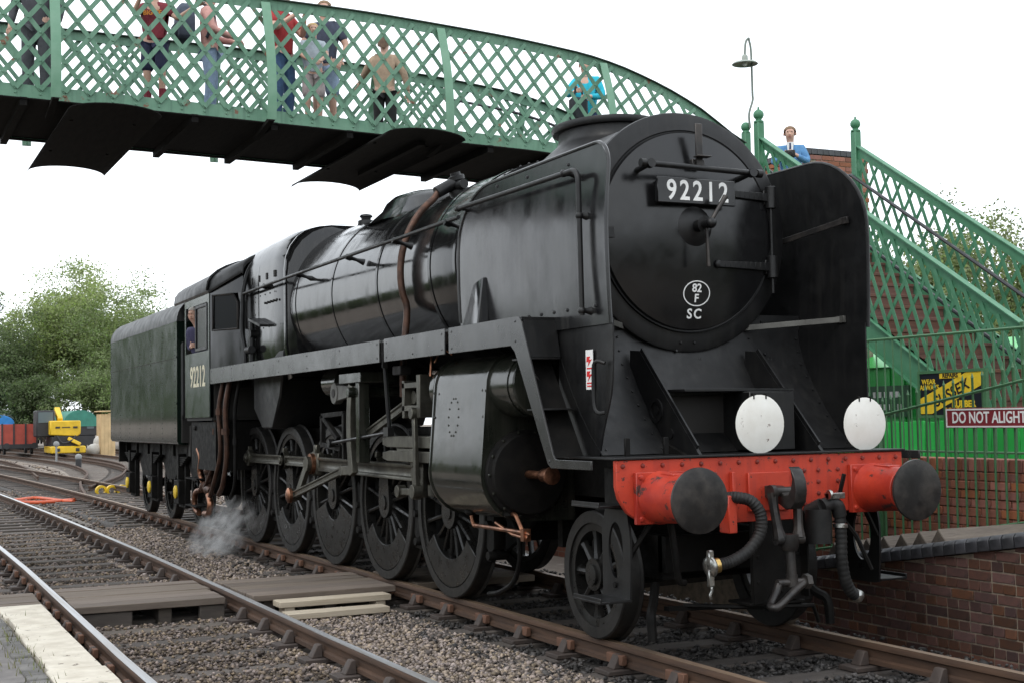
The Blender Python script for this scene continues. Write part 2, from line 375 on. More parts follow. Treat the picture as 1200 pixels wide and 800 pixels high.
# --- vacuum and steam hoses
def corrugated(pts, r, n=90):
    P = bez(pts, n); return MB().tube(P, [r*(1.0+.055*math.cos(i*2.1)) for i in range(len(P))], 12)
h1 = part('vacuum_hose', corrugated([(-.46,-.36,1.03),(-.40,-.33,1.035),(-.34,-.26,1.01),(-.31,-.21,.92),(-.31,-.22,.80),(-.32,-.31,.69),(-.33,-.43,.63),(-.34,-.53,.61)], .040, 100), m_rubber, loco)
b = MB(); b.cyl((-.34,-.53,.61), (-.345,-.565,.605), .05, n=14); part('hose_collar', b, m_brass, h1)
b = MB(); b.lathe([(0,.055),(.02,.075),(.04,.07),(.05,.04)], (-.345,-.565,.605), (0,-1,-.1), 12); b.box((-.33,-.60,.66), (.035,.04,.10)); b.box((-.33,-.60,.53), (.03,.045,.11)); b.tube([(-.33,-.6,.49),(-.33,-.59,.45),(-.335,-.605,.42),(-.33,-.6,.39)], .012, 6); part('hose_coupling', b, m_steel, h1, bevel=.006)
b = MB(); b.cyl((-.36,.33,.95), (-.36,.44,.98), .05, n=14); b.tube(bez([(-.36,.40,.97),(-.345,.45,.95),(-.345,.47,.88)], 8), .048, 12); b.cyl((-.40,.33,.70),(-.40,.33,.93),.09,n=16); b.cyl((-.46,.30,.9),(-.36,.34,.95),.06,n=12)
h2 = part('steam_heat_valve', b, m_rubber, loco)
part('steam_hose', corrugated([(-.345,.47,.88),(-.345,.475,.74),(-.345,.475,.60),(-.35,.50,.46),(-.36,.55,.37),(-.37,.60,.335)], .040, 60), m_rubber, h2)
b = MB(); b.cyl((-.345,.47,.80), (-.345,.472,.83), .05, n=14); b.cyl((-.37,.60,.335), (-.375,.645,.32), .045, n=8); b.box((-.33,.42,1.02), (.05,.14,.04)); b.cyl((-.31,.35,1.03),(-.31,.37,1.03),.035,n=10); part('hose_clip', b, m_steel, h2, bevel=.003)
b = MB(); b.bar((-.47,.57,1.0), (-.44,.595,1.16), .03, .016, (1,0,0)); part('tap_handle', b, m_frame, h2, bevel=.003)
b = MB(); b.tube([(-.40,.55,.92),(-.40,.56,.75),(-.40,.55,.58),(-.41,.56,.45)], .006, 5); part('safety_chain', b, m_frame, h2)
b = MB(); b.tube([(-.60,.62,.92),(-.52,.75,.72),(-.50,.86,.48)], .016, 6); b.tube([(-.9,-.45,.28),(-.62,-.05,.27),(-.55,.2,.27),(-.55,.38,.26),(-.58,.45,.14)], .016, 6); part('drain_pipe', b, m_frame, loco)
b = MB(); b.tube(bez([(-.62,-.72,.92),(-.6,-.70,.70),(-.62,-.66,.50),(-.64,-.60,.47)], 12), .024, 8); b.bar((-.7,-1.0,.62), (-.6,-.86,.93), .03, .03); part('front_pipe', b, m_frame, loco)
# --- lamp discs
for y, z, r, lab in ((-.02,1.515,.20,'white disc in the middle'), (.885,1.50,.188,'white disc over the far buffer')):
    b = MB(); b.lathe([(0,r),(.004,r),(.006,r-.004)], (-.555, y, z), (1,0,-.02), 36)
    d = part('lamp_disc', b, m_white, loco, label=lab)
    b = MB(); b.box2(-.580,-.560,y-.03,y+.03,1.318,1.55); b.box2(-.575,-.54,y-.055,y-.045,z+r-.03,z+r+.008); b.box2(-.575,-.54,y+.045,y+.055,z+r-.03,z+r+.008); part('lamp_bracket', b, m_frame, d, bevel=.003)
# --- smokebox
b = MB(); b.lathe([(0,.875),(2.06,.875),(2.06,.90),(2.10,.90),(2.10,.86)], (-1.47,0,ZB), (-1,0,0), 72); sb = part('smokebox', b, m_smoke, loco, ang=30)
b = MB(); b.lathe([(0,.70),(.012,.745),(.012,.752),(.02,.76),(.0,.762),(-.006,.80),(-.012,.88),(-.02,.897),(-.04,.902),(-.055,.897),(-.06,.86)], (-1.44,0,ZB), (1,0,0), 96, caps=False); part('smokebox_ring', b, m_smoke, sb, ang=25)
b = MB()
for k in range(64):
    a = 2*math.pi*k/64; rivet(b, (-1.495,.876*math.cos(a)*1.0,ZB+.876*math.sin(a)), (0,math.cos(a),math.sin(a)), .012, .012)
    rivet(b, (-3.535,.90*math.cos(a),ZB+.90*math.sin(a)), (0,math.cos(a),math.sin(a)), .013, .012)
for y in (-.07,.05): rivet(b, (-1.445,y,ZB-.83), (1,0,0), .012, .01)
part('rivets', b, m_smoke, sb, kind='stuff')
# saddle
b = MB(); b.loft([[(x,-.70,1.45),(x,-.62,1.9),(x,-.62,2.3),(x,-.4,2.2),(x,.4,2.2),(x,.62,2.3),(x,.62,1.9),(x,.70,1.45)] for x in (-1.75,-3.1)]); part('smokebox_saddle', b, m_frame, loco)
# door
b = MB(); prof = [(0,.742),(.012,.742),(.03,.735)]+[(.03+.085*(1-(r/.735)**2), r) for r in (.70,.62,.52,.42,.32,.22,.12,.04,.0)]
b.lathe(prof, (-1.435,0,ZB), (1,0,0), 96); door = part('smokebox_door', b, m_door, loco, ang=40)
def xdoor(y, z): return -1.435+.03+.085*max(0, 1-((y*y+(z-ZB)**2)/.735**2))
for z, y0 in ((3.235,.22),(2.70,.20)):
    b = MB()
    ys = [y0+i*(.70-y0)/10 for i in range(11)]
    pts = [(xdoor(y,z)+.016, y, z) for y in ys]
    for i in range(10):
        w = .030+.012*i/10; b.bar(pts[i], pts[i+1], w*1.5, .03, (1,0,0))
    b.sphere((pts[0][0],y0,z), .032, 10, (.5,1,1)); part('hinge_strap', b, m_smoke, door, bevel=.002)
    b = MB(); b.cyl((-1.385,.735,z-.085), (-1.385,.735,z+.085), .042, n=14); b.box((-1.415,.735,z), (.04,.11,.11)); part('hinge_knuckle', b, m_smoke, door, bevel=.004)
b = MB(); b.cyl((-1.385,.735,2.5), (-1.385,.735,3.33), .014, n=10); part('hinge_rod', b, m_smoke, door)
b = MB(); b.lathe([(-.03,.155),(.0,.15),(.02,.11),(.035,.07),(.04,.045),(.12,.045),(.13,.06)], (-1.325,0,ZB+.02), (1,0,0), 28); b.cyl((-1.2,0,ZB+.02), (-1.11,0,ZB+.02), .032, n=14); b.sphere((-1.11,0,ZB+.02), .04, 14); dart = part('dart_boss', b, m_smoke, door)
b = MB(); b.tube([(-1.13,0,ZB+.02),(-1.13,.07,ZB+.12),(-1.13,.145,ZB+.225)], [.014,.016,.021], 10); part('dart_handle', b, m_bhead, dart)
b = MB(); b.tube([(-1.17,0,ZB+.02),(-1.17,.004,ZB-.15),(-1.17,.01,ZB-.29)], [.014,.013,.015], 10); part('dart_handle', b, m_bhead, dart)
b = MB(); b.cyl((-1.20,-.51,3.395), (-1.20,.50,3.375), .022, n=14)
for y, z in ((-.45,3.394),(.43,3.377)): b.lathe([(0,.022),(.14,.02),(.17,.034),(.21,.034)], (xdoor(y,z),y,z-.02), (1,0,.1), 12)
for y, z in ((-.51,3.395),(.50,3.375)): b.cyl((-1.20,y-.02,z), (-1.20,y+.02,z), .031, n=12)
part('door_handrail', b, m_smoke, door)
b = MB(); b.box2(-1.275,-1.245,-.365,.315,3.125,3.315); b.box2(-1.345,-1.277,-.33,-.28,3.14,3.3); b.box2(-1.345,-1.277,.22,.27,3.14,3.3); plate = part('number_plate', b, m_door, door, bevel=.006)
part('number', text_mb('92212', .205, facing((1,0,0), (-1.2445,-.02,3.215)), .003, .0035, 1.28, .86), m_wpaint, plate, smooth=False)
b = MB(); b.box2(-1.29,-1.275,-.005,.055,3.42,3.735); b.box2(-1.33,-1.291,-.03,.08,3.41,3.47); b.box2(-1.275,-1.20,-.035,.085,3.475,3.485); part('lamp_iron', b, m_bhead, door, bevel=.004)
b = MB(); xx = xdoor(.02,2.47)
po = arc(.02,2.478,.118,0,360,40,.095)[:-1]; pi_ = arc(.02,2.478,.110,0,360,40,.087)[:-1]
def ond(mb, z0): # lay a flat sign on the domed door
    mb.v = [(xdoor(y,z)+.0035+(x-z0), y, z) for x, y, z in mb.v]; return mb
ov = MB().ringprism(po, pi_, 'x', 0, .002); part('shed_code_oval', ond(ov, 0), m_wpaint, door, smooth=False)
part('shed_code', ond(text_mb('82', .085, facing((1,0,0), (0,.02,2.515)), .001, .002), 0), m_wpaint, door, smooth=False)
part('shed_code', ond(text_mb('F', .085, facing((1,0,0), (0,.02,2.44)), .001, .002), 0), m_wpaint, door, smooth=False)
part('shed_code', ond(text_mb('SC', .10, facing((1,0,0), (0,.01,2.325)), .001, .002, 1.25), 0), m_wpaint, door, smooth=False)
b = MB(); b.box2(-1.405,-1.385,-.71,-.65,2.87,2.95); part('door_catch', b, m_smoke, door, bevel=.004)
# --- chimney (long oval double chimney)
def oval(x, z, a, bb_, n=40): return [(x+a*math.cos(2*math.pi*k/n), bb_*math.sin(2*math.pi*k/n), z) for k in range(n)]
cp = [(3.66,.62,.56),(3.77,.52,.44),(3.81,.48,.395),(3.85,.465,.375),(3.915,.465,.375),(3.92,.505,.42),(3.95,.52,.435),(3.975,.51,.425),(3.98,.42,.33),(3.9,.40,.30),(3.8,.39,.29)]
b = MB(); b.loft([oval(-2.62, z, a, c) for z, a, c in cp], caps=False); b.loft([oval(-2.62, 3.8, .39, .29), oval(-2.62, 3.8, .01, .01)], caps=False); part('chimney', b, m_smoke, loco, ang=50)
# --- boiler barrel
b = MB(); b.lathe([(0,.80),(0,.893),(.03,.90),(.62,.905),(.66,.88),(.70,.875),(4.55,.965),(4.9,.97),(4.9,.9)], (-3.66,0,ZB), (-1,0,0), 80); boil = part('boiler', b, m_blk, loco, ang=30)
for x in (-3.72,-4.30,-5.7,-7.05,-8.32):
    r = .905 if x > -4.35 else .875+.09*((-4.36-x)/3.85); b = MB(); b.lathe([(0,r-.01),(0,r+.006),(.05,r+.007),(.05,r-.01)], (x,0,ZB), (-1,0,0), 80, caps=False); part('boiler_band', b, m_blk, boil, ang=30)
b = MB(); b.loft([oval(-6.6, z, a, c) for z, a, c in ((3.70,.80,.62),(3.84,.66,.46),(3.93,.60,.41),(3.99,.52,.34),(4.03,.36,.22),(4.04,.1,.06))]); part('dome_cover', b, m_blk, boil, ang=60)
for y in (-.18,.18):
    b = MB(); b.lathe([(0,.10),(.05,.095),(.06,.055),(.085,.06),(.095,.08),(.12,.065),(.13,.02)], (-8.05,y,3.88), (0,0,1), 16); part('safety_valve', b, m_smoke, boil)
# top feed valve and its delivery pipe
b = MB(); b.lathe([(0,.11),(.06,.11),(.08,.065),(.15,.065),(.16,.08),(.20,.08),(.21,.05),(.235,.05)], (-4.95,-.30,3.74), (0,-.28,1), 16); b.cyl((-4.95,-.35,3.83),(-4.76,-.35,3.83),.045,n=12); b.cyl((-4.95,-.38,3.86),(-4.95,-.56,3.76),.06,n=12); part('top_feed_valve', b, m_smoke, boil)
rp = .955; pts = [(-4.95,-.52,3.80)]+[(-4.95+.05*i/9,-rp*math.sin(R(a)),ZB+rp*math.cos(R(a))) for i, a in enumerate(range(38,118,9))]+[(-4.9,-.93,2.3),(-4.9,-.95,2.0),(-4.9,-.95,1.8)]
b = MB(); b.tube(bez(pts, 44), .034, 12); part('feed_pipe', b, m_pipe, boil)
# handrail along the boiler
hr = [(-10.2,-1.10,3.235),(-8.2,-1.10,3.25),(-3.25,-1.07,3.26)]
b = MB(); b.tube(hr, .018, 10)
for x in (-9.3,-7.85,-6.1,-4.75,-3.5):
    b.lathe([(0,.035),(.08,.017),(.13,.02),(.15,.032),(.2,.03)], (x,-.90,3.20), (0,-1,.28), 10)
part('boiler_handrail', b, m_smoke, loco)
# --- firebox (Belpaire, rounded shoulders)
def fsec(x, w, top, z0=2.05, sh=.40, drop=0):
    p = [(x,-w*.93,z0)]+[(x,-w,2.5)]+[(x, -(w-sh)-sh*math.cos(R(a)), top-sh+sh*math.sin(R(a))) for a in range(0,91,15)]
    return p+[(q[0],-q[1],q[2]) for q in reversed(p)]
b = MB(); b.loft([fsec(-8.50,.90,3.86,2.2,.70), fsec(-8.56,.985,3.925,2.15,.62), fsec(-8.62,1.0,3.945,2.1,.58), fsec(-9.1,1.02,3.96,2.05,.52), fsec(-10.95,1.03,3.92,2.05,.50)])
fb = part('firebox', b, m_blk, loco, ang=30)
b = MB()
for x in (-9.0,-9.35,-9.7,-10.05): b.box2(x-.028,x+.028,-1.032,-1.012,3.34,3.42)
for i in range(5): b.cyl((-9.4+.13*i,-1.02,3.05),(-9.4+.13*i,-1.045,3.05),.016,n=6)
part('washout_plug', b, m_dark, fb, bevel=.002)
b = MB()
for i in range(9): rivet(b, (-8.75-.26*i,-1.022,2.75), (0,-1,0), .012, .008); rivet(b, (-9.0-.22*i,-1.023,3.16), (0,-1,0), .012, .008)
for i in range(7): rivet(b, (-8.66,-1.003,2.3+.16*i), (0,-1,0), .012, .008); rivet(b, (-9.9,-1.024,2.3+.16*i), (0,-1,0), .012, .008)
part('rivets', b, m_blk, fb, kind='stuff')
b = MB()
for x in (-8.62,-9.75): b.loft([fsec(x+d,1.005+.012+(.012 if x < -9 else 0),3.957+(.006 if x < -9 else 0),2.1,.56) for d in (-.02,.02)], caps=False)
part('firebox_band', b, m_blk, fb)
b = MB(); b.prism([(-8.7,2.45),(-10.1,2.45),(-10.1,1.75),(-9.7,1.5),(-9.25,1.5),(-8.9,1.9)], 'y', -1.0, 1.0); part('ash_pan', b, m_smoke, loco, bevel=.02)
b = MB(); b.box((-9.55,-1.08,2.82), (.55,.12,.03), Matrix.Rotation(R(12),3,'Y')); b.cyl((-9.9,-1.07,2.85),(-9.9,-1.07,2.3),.035,n=10); b.cyl((-9.9,-1.10,2.7),(-9.9,-1.02,2.7),.06,n=10); b.cyl((-10.0,-1.1,2.5),(-9.8,-1.1,2.5),.05,n=10); part('ejector_valve', b, m_smoke, loco)
b = MB(); b.tube(bez([(-10.3,-.72,3.86),(-10.28,-.98,3.60),(-10.26,-1.08,3.3),(-10.26,-1.1,3.0),(-10.2,-1.12,2.75),(-10.12,-1.1,2.5),(-10.12,-1.1,2.3)], 24), .03, 10); part('injector_steam_pipe', b, m_smoke, loco)
# --- running plate and valance
for s in (-1, 1):
    b = MB(); b.box2(-10.95, -1.50, s*1.355 if s < 0 else .7, -.7 if s < 0 else 1.355, 2.275, 2.295); rp_ = part('running_plate', b, m_smoke, loco)
    o = s*1.36; i_ = s*1.345
    y0, y1 = min(o,i_), max(o,i_)
    segs = [(-10.95,-4.42),(-4.30,-2.90),(-2.82,-1.55)]
    for k, (x0, x1) in enumerate(segs):
        if k < 2 or True:
            b = MB()
            if k < 2: b.box2(x0, x1, y0, y1, 2.10, 2.303)
            else:      # the last length turns down in front of the cylinder
                poly = [(x0,2.303),(-1.58,2.303)]+arc(-1.58,2.203,.10,90,12,5)+[(-1.05,1.335),(-1.02,1.306),(-.98,1.302),(-.52,1.302),(-.52,1.243),(-1.08,1.243),(-1.13,1.27),(-1.61,2.05),(-1.68,2.10),(x0,2.10)]
                b.prism(poly, 'y', y0, y1)
            v = part('valance', b, m_val, rp_, bevel=.003)
            b = MB()
            if k < 2:
                n_ = int((x1-x0)/1.3)+1
                for q in range(n_+1):
                    x = x0+.06+(x1-x0-.12)*q/n_
                    for z in (2.14,2.265): rivet(b, (x,o,z), (0,s,0), .010, .006)
            else:
                for x, z in ((-1.60,2.27),(-1.60,2.13),(-2.76,2.27),(-2.76,2.14),(-1.10,1.29)): rivet(b, (x,o,z), (0,s,0), .011, .006)
            part('bolts', b, m_val, v)
    b = MB(); b.bar((-4.36,s*1.33,2.30),(-4.36,s*1.33,2.05),.05,.02); part('lubricator_slot', b, m_frame, rp_)
# --- deflectors, front side sheets and step recesses
def deflector(s):
    z0, z1, xf, xr = 2.20, 3.45 if s < 0 else 3.50, -.715, -3.20
    ra, rb = (.22,.22) if s < 0 else (.60,.52)
    out = [(xr,z0),(xf,z0)]+[(xf,z0+(z1-rb-z0)*i/6) for i in range(1,7)]+arc(xf-ra,z1-rb,ra,0,90,10,rb)[1:]
    top = [(xf-ra+(xr+.55-xf+ra)*i/10, z1-.0) for i in range(1,11)]
    out += top+arc(xr+.55,z1-.40,.55,90,180,8,.40)[1:]+[(xr, z1-.40+(z0-z1+.40)*i/5) for i in range(1,5)]
    return out
def bulge(x, z): # pressed plate: leans in at the top, bellies a little in the middle
    t = (z-2.2)/1.25; u = (x+3.2)/2.485
    return .020*math.sin(math.pi*min(1,max(0,t)))-.03*max(0,t-.55)**1.5*4+.012*math.sin(math.pi*min(1,max(0,u)))
def sheet(outline, yfun, s, th=.012, nx=26, nz=20):   # fill an outline with a curved grid (scanline fan)
    xs = [p[0] for p in outline]; x0, x1 = min(xs), max(xs); b = MB(); cols = []
    def span(x):
        zz = []
        n = len(outline)
        for i in range(n):
            a, c = outline[i], outline[(i+1) % n]
            if (a[0]-x)*(c[0]-x) <= 0 and abs(a[0]-c[0]) > 1e-9: zz.append(a[1]+(c[1]-a[1])*(x-a[0])/(c[0]-a[0]))
        return min(zz), max(zz)
    for i in range(nx+1):
        t = i/nx; t = .5-.5*math.cos(math.pi*t); x = min(x1-1e-4, max(x0+1e-4, x0+(x1-x0)*t)); lo, hi = span(x)
        cols.append([(x, lo+(hi-lo)*j/nz) for j in range(nz+1)])
    for side in (0, 1):
        q = [(x, s*(1.08+yfun(x,z)-(th if side else 0)), z) for c in cols for x, z in c]
        f = [(i*(nz+1)+j,(i+1)*(nz+1)+j,(i+1)*(nz+1)+j+1,i*(nz+1)+j+1) for i in range(nx) for j in range(nz)]
        b.add(q, f)
    m = (nx+1)*(nz+1)
    loop = [j for j in range(nz+1)]+[i*(nz+1)+nz for i in range(1,nx+1)]+[nx*(nz+1)+j for j in range(nz-1,-1,-1)]+[i*(nz+1) for i in range(nx-1,0,-1)]
    b.f += [(loop[k],loop[(k+1)%len(loop)],m+loop[(k+1)%len(loop)],m+loop[k]) for k in range(len(loop))]
    return b
for s in (-1, 1):
    ol = deflector(s)
    d = part('smoke_deflector', sheet(ol, bulge, s), m_defl if s < 0 else m_smoke, loco, ang=30)
    b = MB(); b.tube([(x, s*(1.08+bulge(x,z)), z) for x, z in ol[1:]], .014, 8); part('edge_bead', b, m_defl if s < 0 else m_smoke, d)
    b = MB(); hh = [(-3.10,3.30),(-2.0,3.285),(-1.15,3.275)]+arc(-1.08,3.185,.09,90,0,6)+[(-.985,2.9),(-.975,2.27)]
    hp_ = [(x, s*(1.155), z) for x, z in hh]; b.tube(hp_, .019, 10)
    for x, z in ((-3.05,3.30),(-1.2,3.276),(-.985,2.95),(-.975,2.30)): b.lathe([(0,.03),(.03,.018),(.06,.018)], (x,s*(1.08+bulge(x,z)),z), (0,s,0), 10); b.sphere((x,s*1.155,z), .029, 10)
    part('handrail', b, m_smoke, d)
    # opening stub (cylinder steam pipe cover)
    if s < 0:
        b = MB(); b.loft([[(-3.02,-1.09,2.30),(-2.62,-1.09,2.30),(-2.62,-1.20,2.30),(-3.02,-1.16,2.30)], [(-2.90,-1.09,2.66),(-2.64,-1.09,2.70),(-2.66,-1.13,2.70),(-2.86,-1.12,2.66)]]); part('pipe_cover', b, m_defl, d, bevel=.01)
    b = MB()
    for x, z in [(-2.5,3.40),(-1.95,3.38),(-1.3,3.36)]+[(-3.1+.2*i,2.33) for i in range(12)]: rivet(b, (x, s*(1.08+bulge(x,z)), z), (0,s,0), .015, .012)
    part('bolts', b, m_smoke, d)
    # lower side sheet with the curved front edge
    ol2 = [(-1.50,1.32),(-.93,1.32),(-.90,1.42),(-.84,1.56),(-.765,1.70),(-.73,1.85),(-.72,2.0),(-.715,2.235),(-1.50,2.235)] if s < 0 else [(-1.50,1.32),(-.72,1.32),(-.72,2.235),(-1.50,2.235)]
    sd_ = part('side_sheet', sheet(ol2, lambda x, z: -.013, s, .012, 20, 6), m_smoke, loco, ang=30)
    # inner stays from the smokebox to the deflector
    for p0, p1 in (((-1.95,s*.80,2.84),(-.93,s*1.062,3.01)),((-1.52,s*.50,2.235),(-1.0,s*1.062,2.275))):
        b = MB(); b.bar(p0,p1,.012,.042,(0,0,1)); b.box(p1,(.10,.02,.05)); part('deflector_stay', b, m_bhead if p0[2] > 2.5 else m_rodl, d, bevel=.002)
    # recessed steps
    st = MB(); yo, yi = s*1.343, s*1.085
    def bxy(b, x0, x1, z0, z1): b.box2(x0, x1, min(yo,yi), max(yo,yi), z0, z1)
    for z, x in ((2.0,-1.455),(1.64,-1.225)):
        b = MB(); bxy(b, x-.24, x+.02, z-.006, z+.006); part('step_tread', b, m_smoke, sd_, bevel=.002)
    b = MB(); b.loft([[(x,yo,z),(x-.012,yo,z),(x-.012,yi,z),(x,yi,z)] for x, z in ((-1.50,2.274),(-1.44,2.01))]); part('step_riser', b, m_smoke, sd_)
    b = MB(); b.loft([[(x,yo,z),(x-.012,yo,z),(x-.012,yi,z),(x,yi,z)] for x, z in ((-1.74,2.2),(-1.12,1.31))]); part('step_back', b, m_frame, sd_)
    if s < 0:
        b = MB(); b.bar((-1.55,-1.30,1.98),(-1.43,-1.12,1.66),.008,.01); b.bar((-1.33,-1.30,1.62),(-1.2,-1.12,1.34),.008,.01); part('weld_bead', b, m_bhead, sd_)
        b = MB(); b.box2(-1.065,-.965,-1.0845,-1.0815,1.77,2.04); lb = part('warning_label', b, m_lbl, sd_, label='white label with two red lightning flashes')
        for zc in (1.965,1.865):
            b = MB(); pz = [(-.030,.03),(.012,.03),(.0,.008),(.034,.01),(-.02,-.038),(-.006,-.006),(-.034,-.006)]
            b.prism([(-1.015+x*1.1, zc+z) for x, z in pz], 'y', -1.0868, -1.0846); part('red_flash', b, m_lblr, lb, smooth=False)
        b = MB()
        for z in (1.915,1.815,1.795): b.box2(-1.05,-.98,-1.0862,-1.0846,z-.006,z+.004)
        part('red_lettering', b, m_lblr, lb)
        b = MB(); b.tube(bez([(-.79,-1.09,1.94),(-.83,-1.12,1.955),(-.87,-1.13,1.93),(-.88,-1.13,1.8),(-.875,-1.13,1.66),(-.84,-1.12,1.61),(-.80,-1.09,1.61)], 20), .014, 8); part('grab_handle', b, m_smoke, sd_)
# --- front sloping plate, gussets, recess
b = MB(); n = 10
prof = [(-1.515,2.34),(-1.50,2.12),(-1.44,1.96),(-1.33,1.79),(-1.19,1.61),(-1.04,1.45),(-.88,1.325)]
b.loft([[(x,-1.07,z),(x,1.07,z),(x-.012,1.07,z-.006),(x-.012,-1.07,z-.006)] for x, z in prof]); fp = part('front_slope_plate', b, m_smoke, loco, ang=60)
for s in (-1, 1):
    y = s*.505; b = MB()
    b.prism([(-1.43,2.06),(-1.30,2.05),(-.60,1.36),(-.555,1.32),(-1.1,1.32),(-1.45,1.7)], 'y', y-.012, y+.012); g = part('gusset', b, m_smoke, loco)
    b = MB(); b.bar((-1.30,y,2.05),(-.60,y,1.36),.06,.014,(0,1,0)); part('gusset_flange', b, m_smoke, g)
    b = MB(); o_ = [( -1.08+.085*math.cos(R(a)),1.62+.085*math.sin(R(a))) for a in range(0,360,15)]; i2 = [(-1.08+.062*math.cos(R(a)),1.62+.062*math.sin(R(a))) for a in range(0,360,15)]
    b.ringprism(o_, i2, 'y', y-.024, y+.024); b.cyl((-1.08,y-.02,1.62),(-1.08,y+.02,1.62),.03,n=12); b.cyl((-.9,y-.022,1.46),(-.9,y+.022,1.46),.035,n=12); part('lifting_eye', b, m_smoke, g)
b = MB(); b.box2(-1.20,-.80,-.46,.46,1.745,1.765); b.box2(-1.02,-1.0,-.46,-.02,1.72,1.744); part('recess_lip', b, m_smoke, loco, bevel=.003)
b = MB(); b.box2(-1.1,-.72,.02,.40,1.33,1.742); part('front_box', b, m_smoke, loco, bevel=.006)
b = MB(); b.box2(-1.06,-1.045,-.485,.485,1.33,1.742); part('recess_back', b, m_dark, loco)
b = MB()
for y in (-.78,-.73,-.80,.70,.76,.73,-.1,.1): rivet(b, (-1.462,y,2.03+.04*math.sin(y*40)), (1,0,.3), .014, .012)
for i in range(9):
    for s in (-1,1):
        z = 1.36+i*.1; t_ = [q for q in prof]; xx = np.interp(z, [q[1] for q in prof][::-1], [q[0] for q in prof][::-1]); rivet(b, (xx+.004,s*1.02,z), (1,0,.5), .010, .008); rivet(b, (xx+.004,s*.58,z), (1,0,.5), .010, .008)
for i in range(16): rivet(b, (-1.492,-.98+i*.13,2.27 if abs(-.98+i*.13) > .62 else 2.0), (1,0,.1), .011, .008)
part('rivets', b, m_smoke, fp, kind='stuff')
for yl in (-.68,-.98): b = MB(); b.box2(-.72,-.70,yl-.02,yl+.02,1.32,1.44); part('lamp_iron', b, m_frame, loco, bevel=.004)
# --- cylinders
for s in (-1, 1):
    S = lambda p: (s*abs(p[0]) if True else 0, p[1])
    sec = [(.55,2.02),(.86,2.07)]+arc(1.03,1.83,.25,100,8,7)+arc(.985,1.16,.355,12,-90,9)+[(.55,.80)]
    sec = [(s*y, z) for y, z in sec]
    b = MB(); b.prism(sec, 'x', -3.30, -2.27); cy = part('cylinder', b, m_cyl, loco, bevel=.006, ang=30)
    for x in (-3.31,-2.28):
        b = MB(); rs = [(p[0]+(s*.010 if abs(p[0]) > .8 else 0), p[1]+(.008 if p[1] > 1.5 else -.008)) for p in sec]; b.prism(rs, 'x', x, x+.02); part('cladding_strip', b, m_cyl, cy)
    b = MB(); b.lathe([(0,.245),(.42,.245),(.43,.23),(.44,.10)], (-2.26,s*1.03,1.83), (1,0,0), 32); b.lathe([(.30,.252),(.34,.252)], (-2.26,s*1.03,1.83), (1,0,0), 32, False); part('valve_chest', b, m_cyl, cy, ang=30)
    b = MB(); b.lathe([(0,.21),(.24,.205),(.25,.12),(.36,.11)], (-3.31,s*1.03,1.83), (-1,0,0), 28); b.lathe([(.1,.225),(.16,.225)], (-3.31,s*1.03,1.83), (-1,0,0), 28); part('valve_chest_end', b, m_cyl, cy, ang=30)
    b = MB(); b.lathe([(0,.335),(.05,.335),(.06,.31),(.10,.30),(.13,.15),(.135,.02)], (-2.255,s*.985,1.16), (1,0,0), 40); cv = part('cylinder_cover', b, m_frame, cy, ang=30)
    b = MB(); b.lathe([(0,.335),(.06,.33),(.10,.2),(.25,.09)], (-3.31,s*.985,1.16), (-1,0,0), 32); part('cylinder_end', b, m_cyl, cy, ang=30)
    b = MB()
    for k in range(14):
        a = 2*math.pi*k/14; rivet(b, (-2.2,s*.985+.32*math.cos(a),1.16+.32*math.sin(a)), (1,0,0), .014, .014)
    for z in (1.8,1.6,1.4,1.2): rivet(b, (-3.27,s*1.305,z), (0,s,0), .012, .007); rivet(b, (-2.30,s*1.305,z), (0,s,0), .012, .007)
    part('bolts', b, m_cyl, cy)
    b = MB()   # ring of bolts on the flat side
    for k in range(14):
        a_ = 2*math.pi*k/14; zz = 1.60+.15*math.sin(a_); rivet(b, (-2.88+.10*math.cos(a_), s*(1.278+(1.83-zz)*.092+.001), zz), (0,s,0), .010, .008)
    part('bolts', b, m_cyl, cy)
    b = MB(); b.lathe([(0,.05),(.10,.05),(.11,.065),(.14,.065),(.15,.02)], (-1.86,s*1.02,1.16), (1,0,0), 14); b.cyl((-2.15,s*1.02,1.16),(-1.86,s*1.02,1.16),.03,n=10); part('relief_valve', b, m_copper, cy)
    b = MB(); y = s*1.12
    b.tube(bez([(-2.98,y,.84),(-2.92,y,.74),(-2.80,y,.735),(-2.0,y,.735),(-1.93,y,.72)], 16), .017, 8); b.tube(bez([(-2.25,y,.86),(-2.15,y,.86),(-2.08,y,.80),(-2.02,y,.74),(-1.93,y,.70)], 16), .017, 8); b.tube([(-2.5,y,.78),(-2.2,y,.71),(-1.95,y,.695)], .013, 8); b.box((-1.98,y,.72),(.05,.06,.09)); part('drain_cock_pipe', b, m_copper, cy)
    b = MB(); b.lathe([(0,.05),(.07,.05),(.09,.03)], (-2.98,y,.90), (0,0,-1), 10); b.lathe([(0,.05),(.07,.05),(.09,.03)], (-2.25,y,.92), (0,0,-1), 10); part('drain_cock', b, m_frame, cy)
